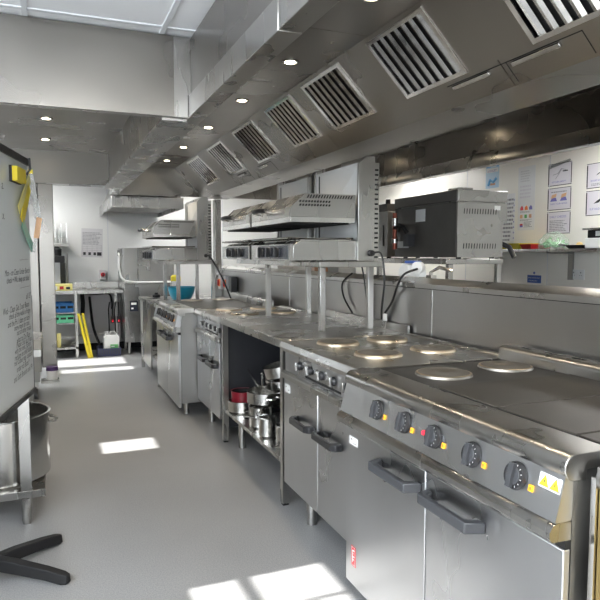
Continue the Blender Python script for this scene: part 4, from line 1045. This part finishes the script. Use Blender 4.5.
for i in range(90):
    a = random.uniform(0, 6.28); rr = random.random() ** .5; p = V((4.22 + .09 * rr * math.cos(a), 4.345 + .13 * rr * math.sin(a), ZS + .016 + random.random() * .10 * (1 - rr * .6)))
    u = V((random.uniform(-1, 1), random.uniform(-1, 1), random.uniform(-.4, .8))).normalized() * .024; w_ = V((random.uniform(-1, 1), random.uniform(-1, 1), random.uniform(-1, 1))).normalized() * .014
    if (p - abs(u.z) * V((0, 0, 1))).z < ZS + .012: p.z = ZS + .03
    q0 = [p - u, p + w_, p + u, p - w_]; nv = u.cross(w_).normalized() * .001
    m.add([tuple(v) for v in q0] + [tuple(v + nv) for v in q0], [(0, 1, 2, 3), (7, 6, 5, 4), (0, 4, 5, 1), (1, 5, 6, 2), (2, 6, 7, 3), (3, 7, 4, 0)])
o = m.build('salad_leaves', lf, smooth=False); o['kind'] = 'stuff'
m = MB('film'); n = 20; prof = [(.02, 0), (.13, .0), (.15, .02), (.135, .08), (.10, .12), (.05, .15)]; vs = []; fs = []
for r, z in prof:
    for k in range(n):
        a = 2 * PI * k / n; j_ = 1 + random.uniform(-.07, .07); vs.append((4.22 + r * .8 * j_ * math.cos(a), 4.345 + r * j_ * math.sin(a), ZS + z + (random.uniform(-.008, .008) if z > .03 else 0)))
for i in range(len(prof) - 1): fs += [(i * n + k, i * n + (k + 1) % n, (i + 1) * n + (k + 1) % n, (i + 1) * n + k) for k in range(n)]
fs += [tuple(range(n - 1, -1, -1)), tuple(range((len(prof) - 1) * n, len(prof) * n))]
m.add(vs, fs); m.build('bag_film', lf)
fp = thing('frying_pan', 'black frying pan with bits of food on the wall shelf', 'pan', (4.22, 4.05, ZS))
m = MB('black_matte').lathe((4.22, 4.05, ZS), [(.001, 0), (.085, 0), (.115, .03), (.110, .03), (.083, .006), (.001, .006)], 28, closed=False); m.build('pan_body', fp)
MB('black_plastic').tube([(4.16, 4.145, ZS + .028), (4.15, 4.165, ZS + .032), (4.12, 4.185, ZS + .034)], .009, 8).build('handle', fp)
for i in range(5): pass
m = MB('bread'); m.lathe((4.20, 4.03, ZS + .0065), [(.001, 0), (.03, 0), (.035, .015), (.02, .045), (.001, .05)], 14, closed=False); tag(m.build('bread_roll', loc=(4.2, 4.03, ZS + .0065)), 'small golden piece of food in the black frying pan', 'food')
bx = thing('mixer_box', 'dark appliance with white base and steel lid at the right end of the wall shelf', 'appliance', (4.22, 3.8, ZS))
MB('white_plastic').box(4.12, 4.34, 3.58, 3.90, ZS, ZS + .085).build('base', bx, bev=.006)
MB('black_matte').box(4.13, 4.33, 3.60, 3.885, ZS + .0855, ZS + .15).build('body', bx, bev=.006)
MB('steel').box(4.10, 4.36, 3.57, 3.91, ZS + .1505, ZS + .165).build('lid', bx)
MB('white_plastic').box(4.128, 4.1298, 3.70, 3.80, ZS + .10, ZS + .14).build('front_label', bx)

# ------------------------------------------------------------------ lights
def panel(x, y, i):  # added fill panels, out of view, to brighten the room
    p = thing('fill_panel', 'added square fill light panel, out of view in the ceiling ' + i, 'fill light', (x, y, ZC), 'added fill panels')
    MB('white_plastic').box(x - .30, x + .30, y - .30, y + .30, ZC - .012, ZC - .0065).build('frame', p)
    MB('fill_glow').box(x - .27, x + .27, y - .27, y + .27, ZC - .016, ZC - .0122).build('diffuser', p)
for x, y, t in ((-.97, -.9, 'behind the viewer on the left'), (-.97, .3, 'left of the aisle'), (.23, -1.5, 'behind the viewer'), (.23, .3, 'above the aisle'), (3.80, 3.4, 'by the right wall, near'), (3.80, 6.8, 'by the right wall, far'), (-.1, 7.3, 'far left, just behind the canopy'), (-.5, 8.6, 'far left, by the far wall'), (2.0, 8.5, 'far right corner')):
    panel(x, y, t)
sun = bpy.data.lights.new('sun', 'SUN'); sun.energy = 11; sun.angle = math.radians(.5); sun.color = (1, .97, .92)
so = bpy.data.objects.new('sun', sun); COL.objects.link(so)
so.rotation_euler = V((1, 0, -TE)).to_track_quat('-Z', 'Y').to_euler()
def portal(loc, sx, sy, d):
    # marks a window opening so that daylight is sampled through it; gives off no light itself
    li = bpy.data.lights.new('window_portal', 'AREA'); li.shape = 'RECTANGLE'; li.size = sx; li.size_y = sy
    li.cycles.is_portal = True
    o = bpy.data.objects.new('window_portal', li); COL.objects.link(o); o.location = loc
    o.rotation_euler = V(d).to_track_quat('-Z', 'Y').to_euler()
for a, b_, z0, z1 in LW: portal((X0 - .11, (a + b_) / 2, (z0 + z1) / 2), b_ - a, z1 - z0, (1, 0, 0))
for a, b_, z0, z1 in BW: portal(((a + b_) / 2, Y0 - .11, (z0 + z1) / 2), b_ - a, z1 - z0, (0, 1, 0))
w = bpy.data.worlds.new('world'); SC.world = w; w.use_nodes = True
bg = w.node_tree.nodes['Background']; bg.inputs['Color'].default_value = (.84, .92, 1, 1); bg.inputs['Strength'].default_value = 7.0
SC.view_settings.view_transform = 'Standard'; SC.view_settings.look = 'None'
SC.view_settings.gamma = 1; SC.view_settings.exposure = .88; SC.view_settings.use_curve_mapping = False
try:
    SC.cycles.use_denoising = True
    SC.cycles.denoising_prefilter = 'ACCURATE'
    SC.cycles.denoising_quality = 'HIGH'
    SC.cycles.max_bounces = 10; SC.cycles.glossy_bounces = 6; SC.cycles.diffuse_bounces = 5
    SC.cycles.caustics_reflective = False; SC.cycles.caustics_refractive = False
    SC.cycles.sample_clamp_indirect = 4
except Exception:
    pass
